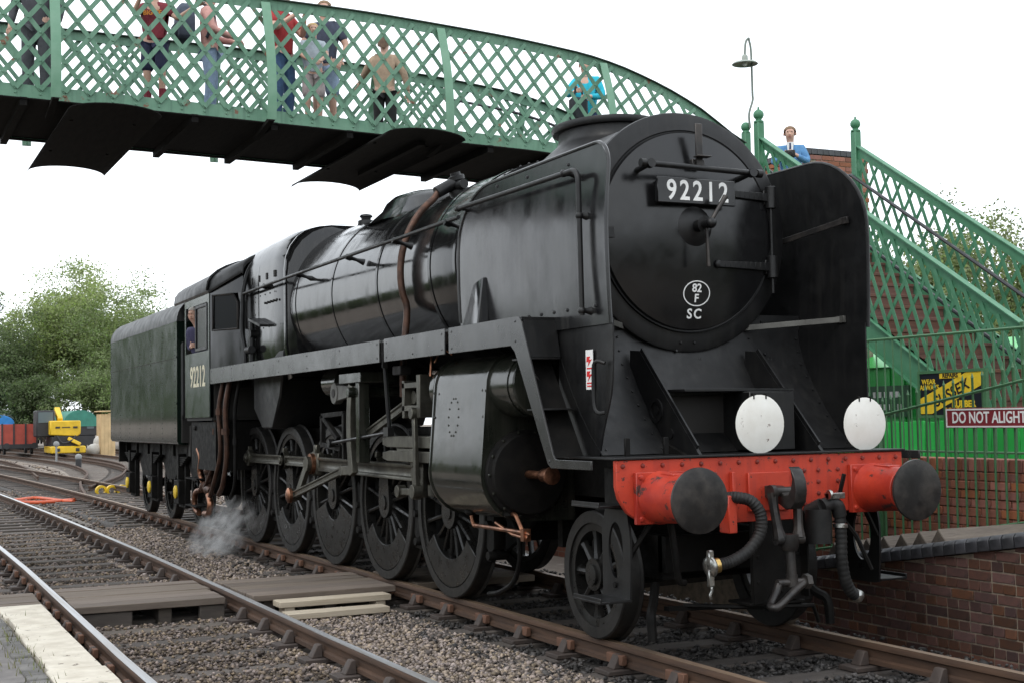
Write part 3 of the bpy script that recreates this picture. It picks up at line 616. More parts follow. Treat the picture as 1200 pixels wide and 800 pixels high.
# --- wheels
def wheel_mesh(r, nsp, hub, boss, w0=.035, w1=.05):
    b = MB(); ri = r-.09
    b.lathe([(-.05,ri-.055),(.05,ri-.055),(.055,ri),(-.055,ri),(-.05,ri-.055)], (0,0,0), (0,1,0), 64, False)
    for k in range(nsp):
        a = 2*math.pi*(k+.5)/nsp; d = Vector((math.cos(a),0,math.sin(a))); t = Vector((-math.sin(a),0,math.cos(a)))
        secs = []
        for rr, ww, tt in ((hub*.8,w1,.05),(hub+.06,w0*1.1,.042),(ri-.1,w0,.034),(ri-.05,w0*1.7,.04)):
            c = d*rr; secs.append([c+t*(ww*math.cos(q)/2*1.2)+Vector((0,tt*math.sin(q),0)) for q in [2*math.pi*j/8 for j in range(8)]])
        b.loft(secs)
    b.lathe([(-.07,hub),(.075,hub),(.085,hub-.02)], (0,0,0), (0,1,0), 32)
    b.lathe([(0,.075),(.02,.072),(.022,.03)], (0,-.07,0), (0,-1,0), 20)
    if boss:
        po = [(.11*math.cos(R(a)), TH+.11*math.sin(R(a))) for a in range(0,181,15)]+[(hub*math.cos(R(a)), hub*math.sin(R(a))) for a in range(180,361,15)]
        b.prism(po, 'y', -.078, .05)
    return mesh_of('wheel', b, m_wheel, ang=35)
def tyre_mesh(r):
    b = MB(); ri = r-.09
    b.lathe([(-.07,ri+.002),(-.07,r-.012),(-.062,r-.002),(.045,r+.004),(.052,r+.02),(.06,r+.028),(.07,r+.02),(.07,ri+.002),(-.07,ri+.002)], (0,0,0), (0,1,0), 72, False)
    return mesh_of('tyre', b, m_tyre, ang=35)
def weight_mesh(r, r0, half):
    ri = r-.095; b = MB(); n = 16
    o = [(ri*math.sin(R(-half+2*half*i/n)), -ri*math.cos(R(-half+2*half*i/n))) for i in range(n+1)]
    i_ = [(r0*math.sin(R(-half+2*half*i/n))*1.05, -r0*math.cos(R(-half+2*half*i/n))) for i in range(n, -1, -1)]
    b.prism(o+i_, 'y', -.068, .06); return mesh_of('balance_weight', b, m_wheel, bevel=.006)
mw = wheel_mesh(.762, 16, .15, True); mt = tyre_mesh(.762); mwt = weight_mesh(.762, .42, 58); mwt3 = weight_mesh(.762, .27, 72)
for s in (-1, 1):
    for i, x in enumerate(XD):
        w = link('driving_wheel', mw, loco, (x+6.5, s*.752, ZC))
        w.rotation_euler = (0, 0 if s < 0 else R(90), 0)
        if s > 0: w.scale = (1, -1, 1)
        link('tyre', mt, w); link('balance_weight', mwt3 if i == 2 else mwt, w)
b = MB()
for x in XD: b.cyl((x,-.68,ZC), (x,.68,ZC), .10, n=16)
b.cyl((XP,-.68,.457), (XP,.68,.457), .08, n=16); part('axle', b, m_frame, loco)
mpw = wheel_mesh(.457, 9, .115, False, .045, .075); mpt = tyre_mesh(.457)
for s in (-1, 1):
    w = link('pony_wheel', mpw, loco, (XP+6.5, s*.752, .457))
    if s > 0: w.scale = (1, -1, 1)
    link('tyre', mpt, w)
b = MB(); b.box2(-2.1,-1.0,-.55,-.45,.45,.75); b.box2(-2.1,-1.0,.45,.55,.45,.75); b.box2(-2.15,-2.0,-.55,.55,.45,.8); b.box2(-1.05,-.95,-.55,.55,.5,.75); b.prism([(-2.1,.7),(-2.1,.8),(-3.4,.75),(-3.4,.65)],'y',-.12,.12); part('pony_truck', b, m_frame, loco)
# --- front footsteps and guard irons
for s in (-1, 1):
    y = s*1.03; b = MB()
    o_ = [(-.97,.36),(-.62,.36),(-.60,.60),(-.60,.80),(-.64,.97),(-.64,1.06),(-.92,1.06),(-.92,.97),(-.97,.85),(-.97,.60)]
    pts_o = []
    N = 40
    def resamp(poly, n):
        P = [Vector((p[0],p[1],0)) for p in poly]; L_ = [0]
        for k in range(len(P)): L_.append(L_[-1]+(P[(k+1) % len(P)]-P[k]).length)
        out = []
        for q in range(n):
            t = L_[-1]*q/n
            for k in range(len(P)):
                if L_[k] <= t <= L_[k+1]: f_ = (t-L_[k])/(L_[k+1]-L_[k]); v = P[k].lerp(P[(k+1) % len(P)], f_); out.append((v.x,v.y)); break
        return out
    oo = resamp(o_, N); ii = []
    for (px, pz) in oo:
        a = math.atan2((pz-.68)*.62, px+.79); ii.append((-.79+.095*math.cos(a), .70+.185*math.sin(a)))
    b.ringprism(oo, ii, 'y', y-.008, y+.008); fs = part('footstep_plate', b, m_smoke, loco)
    for z in (1.0,.385):
        b = MB(); b.box2(-.97,-.60,min(y,y+s*.24),max(y,y+s*.24),z-.008,z+.008); b.box2(-.97,-.60,y+s*.232-.006,y+s*.232+.006,z+.0,z+.03); part('footstep', b, m_smoke, fs, bevel=.003)
    b = MB(); b.bar((-.62,s*1.02,.70),(-.56,s*.85,.93),.03,.02); b.cyl((-.8,y-.02,.47),(-.8,y+.02,.47),.02,n=8); part('step_stay', b, m_frame, fs)
    b = MB(); b.box2(-.90,-.62,min(s*.9,s*1.05),max(s*.9,s*1.05),.97,1.24); part('step_bracket', b, m_frame, fs)
    b = MB(); b.tube(bez([(-1.02,s*.60,.42),(-.92,s*.68,.30),(-.85,s*.74,.24),(-.83,s*.745,.07)],9), .034, 8); b.bar((-.95,s*.1,.24),(-.88,s*.6,.27),.05,.03); part('guard_iron', b, m_frame, loco)
# --- rods and valve gear
ZP = ZC+TH
def rod(p0, p1, h, t, flute=True, r0=None, r1=None):
    b = MB(); p0, p1 = Vector(p0), Vector(p1); d = (p1-p0).normalized(); n = Vector((-d.z,0,d.x))
    secs = []
    for p in (p0, p1):
        f = .30 if flute else 0
        yy = [(-t/2,-h/2),(t/2,-h/2),(t/2,h/2),(-t/2,h/2),(-t/2,h*.28),(-t/2+t*f,h*.24),(-t/2+t*f,-h*.24),(-t/2,-h*.28)]
        secs.append([p+Vector((0,a,0))+n*c for a, c in yy])
    b.loft(secs)
    for p, r in ((p0, r0), (p1, r1)):
        if r: b.cyl(p-Vector((0,t*.62,0)), p+Vector((0,t*.62,0)), r, n=24)
    return b
for s in (-1, 1):
    zp = ZP if s < 0 else ZC; dx = 0 if s < 0 else TH
    for i in range(4):
        part('coupling_rod', rod((XD[i+1]+dx, s*.885, zp), (XD[i]+dx, s*.885, zp), .115, .06, True, .105, .105), m_rod, loco, bevel=.004)
    b = MB()
    for i, x in enumerate(XD):
        ye = s*(.93 if i != 2 else 1.06); b.cyl((x+dx,s*.80,zp),(x+dx,ye+s*.02,zp),.062,n=18); b.cyl((x+dx,ye,zp),(x+dx,ye+s*.035,zp),.045,n=6)
        if i != 2: b.box((x+dx, s*.885, zp+.12), (.05,.05,.06))
    part('crank_pin', b, m_rod, loco, bevel=.003)
    xc = -4.22 if s < 0 else -3.85
    cr_ = part('connecting_rod', rod((XD[2]+dx, s*1.0, zp), (xc, s*1.0, 1.10), .15, .075, True, .135, .10), m_rod, loco, bevel=.004)
    b = MB(); b.box((XD[2]+dx, s*1.0, zp+.16), (.09,.06,.10)); b.box((XD[2]+dx,s*1.0,zp),(.30,.085,.24)); part('big_end', b, m_rod, cr_, bevel=.012)
    b = MB(); b.cyl((XD[2]+dx,s*1.045,zp),(XD[2]+dx,s*1.085,zp),.115,n=24); part('big_end_bush', b, m_copper, cr_)
    ce = (XD[2]-.30, s*1.13, .765) if s < 0 else (XD[2]+.1, s*1.13, .5)
    b = MB(); b.bar((XD[2]+dx, s*1.10, zp), ce, .05, .11, (1,0,0)); b.cyl((XD[2]+dx,s*1.075,zp),(XD[2]+dx,s*1.135,zp),.085,n=20); b.cyl((ce[0],s*1.1,ce[2]),(ce[0],s*1.16,ce[2]),.06,n=18); part('return_crank', b, m_rod, loco, bevel=.004)
    lb_ = (-5.98, s*1.19, 1.09)
    er = part('eccentric_rod', rod((ce[0], s*1.19, ce[2]), lb_, .075, .045, True, .075, .055), m_rod, loco, bevel=.003)
    b = MB(); b.lathe([(0,.085),(.03,.085),(.045,.06),(.05,.02)], (ce[0],s*1.215,ce[2]), (0,s,0), 24); part('rod_end_cap', b, m_copper, er)
    # expansion link and its bracket
    b = MB(); lk = []
    c0 = (-4.3, 1.5); rr = 1.42
    for rad in (rr+.06, rr-.06):
        q = [(c0[0]-rad*math.cos(R(a)), c0[1]+rad*math.sin(R(a))) for a in (range(-18,19,4) if rad > rr else range(18,-19,-4))]; lk += q
    b.prism(lk, 'y', s*1.19-.03, s*1.19+.03); b.bar((-5.66,s*1.19,1.10),lb_,.05,.09); part('expansion_link', b, m_rod, loco, bevel=.004)
    b = MB(); b.box2(-5.40,-5.31,min(s*1.14,s*1.25),max(s*1.14,s*1.25),1.18,1.95); b.box2(-5.9,-5.25,min(s*.55,s*1.25),max(s*.55,s*1.25),1.95,2.05); part('motion_bracket', b, m_cyl, loco, bevel=.006)
    b = MB(); y0, y1 = s*1.16, s*1.12
    for p, q in (((-6.72,1.64),(-6.0,1.66)),((-6.72,1.64),(-6.72,1.34)),((-6.72,1.64),(-6.2,1.40)),((-6.72,1.34),(-6.1,1.30)),((-6.0,1.66),(-6.0,1.2))): b.bar((p[0],y0,p[1]),(q[0],y0,q[1]),.05,.05)
    part('link_bracket', b, m_frame, loco, bevel=.004)
    b = MB(); b.loft([[(-6.22,s*1.17+a*.03,1.865+c*.085) for a, c in ((-1,-1),(1,-1),(1,1),(-1,1))],[(-5.55,s*1.17+a*.03,1.88+c*.045) for a, c in ((-1,-1),(1,-1),(1,1),(-1,1))]]); b.cyl((-6.2,s*1.13,1.865),(-6.2,s*1.21,1.865),.11,n=24); ra = part('reversing_arm', b, m_rodl, loco, bevel=.006)
    b = MB(); b.cyl((-6.2,s*1.125,1.865),(-6.2,s*1.216,1.865),.045,n=16); part('arm_pin', b, m_dark, ra)
    b = MB(); b.cyl((-6.50,s*.95,1.99),(-6.95,s*.95,1.99),.155,n=28); b.cyl((-5.5,s*.5,1.86),(-5.5,s*1.3,1.86),.05,n=14); part('reverser_cylinder', b, m_cyl, loco, bevel=.006)
    part('radius_rod', rod((-5.55, s*1.15, 1.40), (-4.05, s*1.15, 1.78), .085, .05, True, .06, .06), m_rod, loco, bevel=.003)
    b = MB(); b.box2(-4.18,-3.72,min(s*1.05,s*1.24),max(s*1.05,s*1.24),1.86,1.91); b.box2(-4.18,-3.72,min(s*1.05,s*1.24),max(s*1.05,s*1.24),1.66,1.71); b.box2(-4.18,-4.12,min(s*1.05,s*1.24),max(s*1.05,s*1.24),1.60,1.93); b.box2(-3.78,-3.70,min(s*1.04,s*1.26),max(s*1.04,s*1.26),1.60,1.97); b.cyl((-4.1,s*1.1,1.785),(-3.6,s*1.1,1.785),.035,n=12); part('valve_spindle_guide', b, m_rod, loco, bevel=.004)
    b = MB(); b.bar((-3.83,s*1.26,1.66),(-3.80,s*1.26,.97),.035,.06,(1,0,0)); b.cyl((-3.8,s*1.22,.97),(-3.8,s*1.31,.97),.06,n=16); b.cyl((-3.83,s*1.22,1.64),(-3.83,s*1.30,1.64),.05,n=16); part('combination_lever', b, m_rod, loco, bevel=.004)
    b = MB(); b.bar((-4.24,s*1.24,.955),(-3.8,s*1.24,.965),.05,.055); b.cyl((-4.24,s*1.2,.955),(-4.24,s*1.28,.955),.055,n=14); part('union_link', b, m_rod, loco, bevel=.004)
    for z0, z1, y0, y1 in ((1.34,1.42,.99,1.23),(1.215,1.29,1.13,1.23),(1.215,1.29,.93,1.05)):
        b = MB(); b.prism([(-4.72,z0+.02),(-4.60,z0),(-3.35,z0),(-3.35,z1+.02),(-4.55,z1+.02),(-4.72,z1)], 'y', min(s*y0,s*y1), max(s*y0,s*y1)); part('slide_bar', b, m_rod, loco, bevel=.005)
    b = MB(); x0 = xc; b.box2(x0-.16,x0+.22,min(s*.94,s*1.22),max(s*.94,s*1.22),1.295,1.335); b.box2(x0-.10,x0+.16,min(s*.93,s*.97),max(s*.93,s*.97),.90,1.30); b.box2(x0-.10,x0+.16,min(s*1.05,s*1.10),max(s*1.05,s*1.10),.90,1.30); b.cyl((x0,s*.93,1.10),(x0,s*1.12,1.10),.085,n=18); b.cyl((x0+.1,s*1.0,1.13),(-3.3,s*1.0,1.15),.045,n=14); b.box((x0+.02,s*1.10,.96),(.10,.06,.16)); b.cyl((x0+.05,s*1.1,1.2),(x0+.05,s*1.16,1.2),.04,n=6); part('crosshead', b, m_rod, loco, bevel=.006)
    b = MB(); b.lathe([(0,.05),(.06,.05),(.075,.035),(.1,.035)], (-3.42,s*1.10,1.40), (-1,0,0), 14); part('oil_cap', b, m_brass, loco)
    b = MB(); b.cyl((-4.55,s*1.27,2.26),(-4.55,s*1.22,1.46),.02,n=10); b.box((-4.55,s*1.23,1.48),(.12,.06,.08)); b.tube([(-6.27,s*1.22,1.36),(-4.6,s*1.22,1.47)], .016, 8); b.cyl((-6.27,s*1.19,1.36),(-6.27,s*1.25,1.36),.045,n=12); part('lubricator_drive', b, m_smoke, loco)
    b = MB(); b.box((-4.15,s*1.25,2.02),(.20,.10,.08)); b.cyl((-4.1,s*1.25,2.06),(-4.1,s*1.25,2.25),.014,n=8); part('lubricator', b, m_frame, loco, bevel=.01)
    b = MB(); b.tube(bez([(-3.6,s*1.2,1.95),(-3.62,s*1.18,2.15),(-3.75,s*1.15,2.22),(-3.9,s*1.1,2.2)],12),.012,6); b.tube(bez([(-3.5,s*1.2,2.06),(-3.45,s*1.15,2.17),(-3.35,s*1.1,2.12)],10),.010,6); part('oil_pipe', b, m_copper, loco)
    # brake hangers and sand pipes
    for i, x in enumerate(XD):
        b = MB(); xb = x+.84; b.tube([(xb-.02,s*.74,1.25),(xb,s*.74,.9),(xb+.02,s*.74,.42)], .03, 8)
        b.prism([(xb-.02,.45),(xb+.06,.50),(xb+.07,.85),(xb-.03,.95),(xb-.09,.90),(xb-.075,.70),(xb-.09,.50)], 'y', s*.69, s*.80); b.cyl((xb+.02,s*.66,.44),(xb+.02,s*.84,.44),.04,n=10); b.cyl((xb,s*.66,.70),(xb,s*.84,.70),.035,n=10)
        part('brake_hanger', b, m_frame, loco, bevel=.004)
    b = MB(); b.bar((-11.3,s*.74,.34),(-3.4,s*.74,.40),.03,.05); part('brake_rod', b, m_frame, loco)
    b = MB(); b.tube(bez([(-3.05,s*.80,.95),(-2.75,s*.80,.6),(-2.85,s*.79,.30),(-3.15,s*.78,.16),(-3.42,s*.77,.11)], 18), .022, 8); part('sand_pipe', b, m_frame, loco)
    # firehole-side pipes and injectors under the cab
    if s < 0:
        for k, (x, y, r_) in enumerate(((-10.33,-1.18,.024),(-10.50,-1.27,.034),(-10.66,-1.20,.020),(-10.80,-1.28,.030),(-10.98,-1.16,.036),(-11.12,-1.26,.022))):
            b = MB(); b.tube(bez([(x+.03,y+.05,2.12),(x+.02*(k%3-1),y,1.75),(x-.02,y+.02*(k%2),1.2),(x-.06-.08*k,y,.80),(x-.30-.08*k,y,.60+.04*(k%3))], 20), r_, 10); b.cyl((x-.01,y,1.30+.13*(k%4)),(x-.01,y,1.38+.13*(k%4)),r_*1.6,n=8); part('injector_pipe', b, m_pipe if k % 2 else m_frame, loco)
        b = MB(); b.lathe([(0,.06),(.08,.085),(.2,.085),(.22,.06),(.34,.06),(.36,.09),(.42,.09)], (-11.55,-1.2,.66), (-1,0,.1), 14); b.cyl((-11.7,-1.2,.6),(-11.7,-1.2,.9),.06,n=12); b.sphere((-11.7,-1.2,.93),.085,12); part('injector', b, m_pipe, loco)
        b = MB(); b.tube(bez([(-11.55,-1.25,.60),(-11.4,-1.26,.50),(-11.5,-1.26,.36),(-11.75,-1.26,.34)], 14), .045, 10); b.tube(bez([(-11.95,-1.22,.72),(-12.1,-1.24,.9),(-12.0,-1.25,1.1),(-12.15,-1.25,1.22)], 14), .04, 10); b.tube(bez([(-12.0,-1.25,.66),(-12.3,-1.26,.6),(-12.35,-1.26,.4),(-12.1,-1.26,.33)], 14), .04, 10); part('injector_bend', b, m_copper, loco)
# --- cab
cabm = mat('cab_green_black', (.022,.034,.028), (.03,.042,.035), .14, .24, scale=2, streak=((.05,.06,.052), .5))
cab = MB()
for s in (-1, 1):
    y0, y1 = sorted((s*1.36, s*1.345))
    b = MB(); b.box2(-12.50,-11.0,y0,y1,1.66,2.56); b.box2(-11.10,-11.0,y0,y1,2.56,3.33); b.box2(-12.5,-11.10,y0,y1,3.20,3.33); b.box2(-12.5,-12.44,y0,y1,2.56,3.2)
    cs = part('cab_side', b, cabm, loco, bevel=.003)
    b = MB(); yy = s*1.352
    for x0, x1, z0, z1 in ((-11.80,-11.76,2.57,3.19),(-11.14,-11.10,2.57,3.19),(-11.76,-11.14,3.15,3.19),(-11.76,-11.14,2.57,2.61)): b.box2(x0,x1,yy-.02,yy+.02,z0,z1)
    wf = part('cab_window', b, m_smoke, cs, bevel=.003)
    b = MB(); b.box2(-11.76,-11.14,yy-.003,yy+.003,2.61,3.15); part('pane', b, m_glass, wf)
    # wedge front
    A, B = Vector((-11.0, s*1.352, 0)), Vector((-10.45, s*1.04, 0))
    def W(t, z): p = A.lerp(B, t); return (p.x, p.y, z)
    b = MB(); th = Vector((-.012, 0, 0))
    def quad(b, t0, t1, z0, z1, z1b=None):
        z1b = z1 if z1b is None else z1b
        q = [W(t0,z0),W(t1,z0),W(t1,z1b),W(t0,z1)]; b.add(q+[tuple(Vector(p)+th) for p in q], [(0,1,2,3),(7,6,5,4),(0,4,5,1),(1,5,6,2),(2,6,7,3),(3,7,4,0)])
    quad(b,0,1,2.10,2.80); quad(b,0,.10,2.80,3.28,3.285); quad(b,.86,1,2.80,3.28); quad(b,0,1,3.28,3.36,3.58)
    cf = part('cab_front', b, m_blk, loco)
    b = MB()
    fr = [(.11,2.81),(.85,2.81),(.85,3.15),(.72,3.27),(.11,3.27)]; b.tube([tuple(Vector(W(t,z))+Vector((.004,s*.004,0))) for t, z in fr], .016, 6, True); wf = part('front_window', b, m_bhead, cf)
    b = MB(); q = [tuple(Vector(W(t,z))+Vector((-.008,0,0))) for t, z in fr]; b.add(q, [(0,1,2,3,4)]); part('pane', b, m_glass, wf, smooth=False)
    part('cab_number', text_mb('92212', .40, facing((0,s,0), (-11.70,s*1.3615,2.21)), .001, .006, 1.0, .92), m_cream, cs, smooth=False)
    b = MB(); b.cyl((-12.62,s*1.36,1.7),(-12.62,s*1.36,2.75),.017,n=10); part('cab_grab_rail', b, m_smoke, cs)
def rsec(x, w, ze, zc):
    n = 20; o = [(x, -w*math.cos(math.pi*i/n), ze+(zc-ze)*math.sin(math.pi*i/n)**.8) for i in range(n+1)]
    return o+[(x, p[1]*.99, p[2]-.03) for p in reversed(o)]
b = MB(); b.loft([rsec(-13.15,1.38,3.33,3.78), rsec(-11.0,1.38,3.34,3.84), rsec(-10.40,1.08,3.56,3.90), rsec(-10.37,1.07,3.54,3.88)]); rf = part('cab_roof', b, m_smoke, loco, ang=30)
b = MB(); b.tube([p for p in rsec(-11.0,1.39,3.345,3.85)[:21]], .02, 8); b.box2(-12.6,-11.6,-.5,.5,3.76,3.87); part('roof_vent', b, m_smoke, rf, bevel=.02)
b = MB(); b.box2(-12.5,-11.0,-1.33,1.33,1.62,1.66); b.box2(-11.02,-10.98,-1.3,1.3,1.66,3.5); b.box2(-12.9,-12.5,-1.1,1.1,1.5,1.62); part('cab_floor', b, m_dark, loco)
b = MB(); b.box2(-12.45,-11.0,-1.28,1.28,.95,1.60); part('drag_box', b, m_frame, loco)
b = MB(); b.box2(-12.6,-11.9,-1.34,-1.1,.42,.44); b.box2(-12.6,-11.9,-1.34,-1.1,.80,.82); b.bar((-12.58,-1.15,.42),(-12.58,-1.15,1.62),.04,.02); b.bar((-11.92,-1.15,.42),(-11.92,-1.15,1.62),.04,.02); part('cab_steps', b, m_frame, loco)
# ================================================================== TENDER
td = thing('tender', 'dark green riveted tender with rounded top and yellow axlebox covers behind the locomotive cab', 'tender', (-16, 0, 0))
def tsec(x, z0=1.27, w=1.36, zs=3.02, top=3.44, zr=.46):
    p = [(x,-w+.10,z0),(x,-w+.02,z0+.015),(x,-w,z0+.06)]+[(x,-w,z0+.06+(zs-z0-.06)*i/4) for i in range(1,5)]+[(x, -(w-zr)-zr*math.cos(R(a)), zs+(top-zs)*math.sin(R(a))) for a in (15,30,45,60,75,90)]
    return p+[(q[0],-q[1],q[2]) for q in reversed(p)]
def tlow(x, d=0): p = [(x,-1.26,1.27+d),(x,-1.34+d,1.285),(x,-1.36+d,1.33)]+[(x,-1.36+d,1.33+(3.08-1.33)*i/4) for i in range(1,5)]; return p+[(q[0],-q[1],q[2]) for q in reversed(p)]
def ttop(x, d=0): p = [(x,-1.36+d,3.082)]+[(x, -(1.36-.36)-.36*math.cos(R(a))+d, 3.082+(.36-d)*math.sin(R(a))) for a in (10,20,30,45,60,75,90)]; return p+[(q[0],-q[1],q[2]) for q in reversed(p)]
b = MB(); b.loft([tlow(-13.05), tlow(-16), tlow(-18.88), tlow(-18.92,.03)]); tb = part('tender_body', b, m_green_t, td, ang=30)
m_ttop = mat('tender_top_grime', (.012,.014,.013), (.028,.029,.028), .42, .6, scale=3, streak=((.05,.05,.048), .6))
b = MB(); b.loft([ttop(-13.05), ttop(-16), ttop(-18.88), ttop(-18.92,.03)]); part('tender_top', b, m_ttop, td, ang=30)
b = MB()
for s in (-1, 1):
    for z in (2.56,1.88): b.box2(-18.9,-13.05,s*1.364-.008,s*1.364+.008,z-.014,z+.014)
part('seam_strip', b, m_green_t, tb)
b = MB()
for i in range(7):
    x = -13.2-i*.93
    for j in range(22): rivet(b, (x,-1.36,1.36+j*.077), (0,-1,0), .009, .006, 5)
part('rivets', b, m_green_t, tb, kind='stuff')
b = MB(); b.box2(-14.6,-13.2,-.9,.9,3.40,3.52); b.sphere((-14.6,0,3.3),.9,14,(1.4,.9,.35)); part('coal_load', b, m_coal, td)
b = MB(); b.box2(-13.06,-12.98,-1.30,-.85,1.30,2.75); b.box2(-13.06,-12.98,.85,1.30,1.30,2.75); b.box2(-13.05,-12.9,-1.2,1.2,1.1,1.55); part('tender_front', b, m_dark, td, bevel=.01)
b = MB(); b.cyl((-12.97,-1.30,1.65),(-12.97,-1.30,2.72),.017,n=8); part('grab_rail', b, m_smoke, td)
for s in (-1, 1):
    b = MB(); b.prism([(-18.7,1.25),(-13.1,1.25),(-13.1,.75),(-13.5,.72),(-13.8,.95),(-14.5,.95),(-14.8,.70),(-15.4,.70),(-15.7,.95),(-16.5,.95),(-16.8,.70),(-17.5,.70),(-17.8,.95),(-18.5,.95),(-18.7,.8)], 'y', min(s*1.0,s*1.03), max(s*1.0,s*1.03)); fr = part('tender_frame', b, m_frame, td)
    for x in (-14.05,-16.15,-18.2):
        b = MB(); b.box2(x-.17,x+.17,min(s*1.0,s*1.17),max(s*1.0,s*1.17),.36,.72); b.box2(x-.24,x-.18,min(s*1.0,s*1.08),max(s*1.0,s*1.08),.35,1.0); b.box2(x+.18,x+.24,min(s*1.0,s*1.08),max(s*1.0,s*1.08),.35,1.0); b.box2(x-.24,x+.24,min(s*1.0,s*1.08),max(s*1.0,s*1.08),.30,.36)
        ab = part('axlebox', b, m_frame, td, bevel=.008)
        b = MB(); b.lathe([(0,.10),(.02,.10),(.03,.08),(.035,.03)], (x,s*1.17,.54), (0,s,0), 20); part('axlebox_cover', b, m_yellow, ab)
        b = MB()
        for k in range(5): b.box2(x-.55+.09*k,x+.55-.09*k,min(s*1.05,s*1.13),max(s*1.05,s*1.13),1.08-.03*k-.025,1.08-.03*k)
        b.box2(x-.06,x+.06,min(s*1.03,s*1.15),max(s*1.03,s*1.15),.74,1.12); b.bar((x-.52,s*1.09,1.06),(x-.52,s*1.09,1.25),.04,.04); b.bar((x+.52,s*1.09,1.06),(x+.52,s*1.09,1.25),.04,.04); part('leaf_spring', b, m_frame, td, bevel=.003)
tw = wheel_mesh(.53, 10, .13, False, .05, .08); tt = tyre_mesh(.53)
for s in (-1, 1):
    for x in (-14.05,-16.15,-18.2):
        w = link('tender_wheel', tw, td, (x+16, s*.752, .53)); link('tyre', tt, w)
        if s > 0: w.scale = (1,-1,1)
b = MB(); b.box2(-18.8,-13.1,-.95,.95,.95,1.26)
for x in (-14.05,-16.15,-18.2): b.cyl((x,-.9,.53),(x,.9,.53),.08,n=12)
part('underframe', b, m_frame, td)
b = MB(); b.box2(-18.98,-18.9,-1.2,1.2,.9,1.27)
for y in (-.87,.87): b.cyl((-18.98,y,1.05),(-19.4,y,1.05),.09,n=12); b.cyl((-19.4,y,1.05),(-19.44,y,1.05),.2,n=20)
part('rear_buffer_beam', b, m_frame, td)
# ================================================================== SETTING
def ray(u, v): return (fwd+rgt*((u-600)/FPX)-upv*((v-400)/FPX))
def on(u, v, **k):
    d = ray(u, v); (ax, val), = k.items(); i = 'XYZ'.index(ax); t = (val-CAM[i])/d[i]; return CAM+d*t
m_ground = mat('yard_ground', (.23,.19,.155), (.15,.12,.10), .95, scale=.35, detail=12, bump=.06, bscale=5, spots=(.30,.27,.23), spot_scale=3.2, spot_lo=.56)
m_bed = mat('ballast_bed', (.20,.175,.15), (.075,.065,.058), .95, scale=9, detail=8, bump=.05, bscale=28)
m_beddark = mat('oily_bed', (.035,.032,.030), (.06,.052,.045), .9, scale=8, bump=.04, bscale=26)
m_stone = mat('ballast_stone', (.29,.225,.18), (.21,.165,.135), .9, scale=30, island=.7)
m_stoneb = mat('brown_ballast_stone', (.18,.132,.10), (.12,.09,.07), .9, scale=30, island=.75)
m_stoned = mat('dark_ballast_stone', (.065,.058,.054), (.04,.036,.034), .8, scale=30, island=.7)
m_rail = mat('rail_rust', (.095,.055,.036), (.055,.035,.026), .75, scale=5, stretch=(.4,4,4), bump=.004, spec=.25)
m_railtop = mat('rail_polished', (.55,.56,.58), (.42,.40,.38), .38, .5, metal=.75, scale=3, stretch=(.15,6,6))
m_railtopb = mat('rail_worn', (.24,.17,.115), (.16,.105,.07), .45, .6, metal=.4, scale=4, stretch=(.3,6,6))
m_sleeper = mat('sleeper_timber', (.065,.054,.047), (.10,.083,.07), .9, scale=4, stretch=(7,.8,4), bump=.012, rnd=.25)
m_chair = mat('chair_iron', (.06,.042,.034), (.04,.031,.027), .75, scale=12, bump=.004)
m_board = mat('crossing_board', (.115,.088,.068), (.17,.135,.105), .85, scale=3, stretch=(8,.6,4), bump=.008, rnd=.2)
m_fresh = mat('pale_timber', (.42,.35,.26), (.52,.45,.35), .8, scale=4, stretch=(8,.7,8), bump=.006)
m_tarmac = mat('platform_tarmac', (.13,.12,.115), (.19,.175,.165), .95, scale=7, detail=9, bump=.012, bscale=60)
m_wstone = mat('white_coping', (.62,.57,.48), (.48,.43,.35), .8, scale=5, spots=(.15,.12,.09), spot_scale=11, spot_lo=.62, bump=.006)
m_gstone = mat('grey_edging', (.16,.15,.14), (.10,.095,.09), .9, scale=9, bump=.01, rnd=.2)
m_moss = mat('weed', (.10,.13,.035), (.16,.14,.05), .8, scale=8, island=.4)
m_brickd = mat('sooty_brick', (.105,.040,.026), (.055,.028,.021), .9, scale=9, rnd=.45, bump=.006, bscale=30, spots=(.02,.016,.014), spot_scale=10, spot_lo=.57)
m_brickr = mat('red_brick', (.30,.105,.06), (.22,.08,.05), .9, scale=9, rnd=.28, bump=.006, bscale=30)
m_mortar = mat('mortar', (.30,.24,.18), (.16,.13,.10), .95, scale=12, bump=.008)
def brick_mat(name, c1, c2, mo):
    m = bpy.data.materials.new(name); m.use_nodes = True; t = m.node_tree; p = t.nodes['Principled BSDF']; p.inputs['Roughness'].default_value = .9
    tc = node(t,'ShaderNodeTexCoord'); mp = node(t,'ShaderNodeMapping'); mp.inputs['Rotation'].default_value = (R(-90),0,0); t.links.new(tc.outputs['Object'],mp.inputs[0])
    bt = node(t,'ShaderNodeTexBrick'); bt.inputs['Color1'].default_value = (*c1,1); bt.inputs['Color2'].default_value = (*c2,1); bt.inputs['Mortar'].default_value = (*mo,1); bt.inputs['Scale'].default_value = 1; bt.inputs['Brick Width'].default_value = .226; bt.inputs['Row Height'].default_value = .0765; bt.inputs['Mortar Size'].default_value = .006
    t.links.new(mp.outputs[0],bt.inputs['Vector']); t.links.new(bt.outputs['Color'],p.inputs['Base Color']); return m
m_core = brick_mat('red_brick_face', (.24,.075,.042), (.15,.055,.035), (.2,.16,.12))
m_blue = mat('blue_brick', (.030,.031,.036), (.05,.05,.055), .5, scale=9, rnd=.3, bump=.004)
m_timb = mat('grey_timber', (.17,.14,.11), (.11,.09,.075), .85, scale=4, stretch=(6,.8,6), bump=.01, rnd=.2)
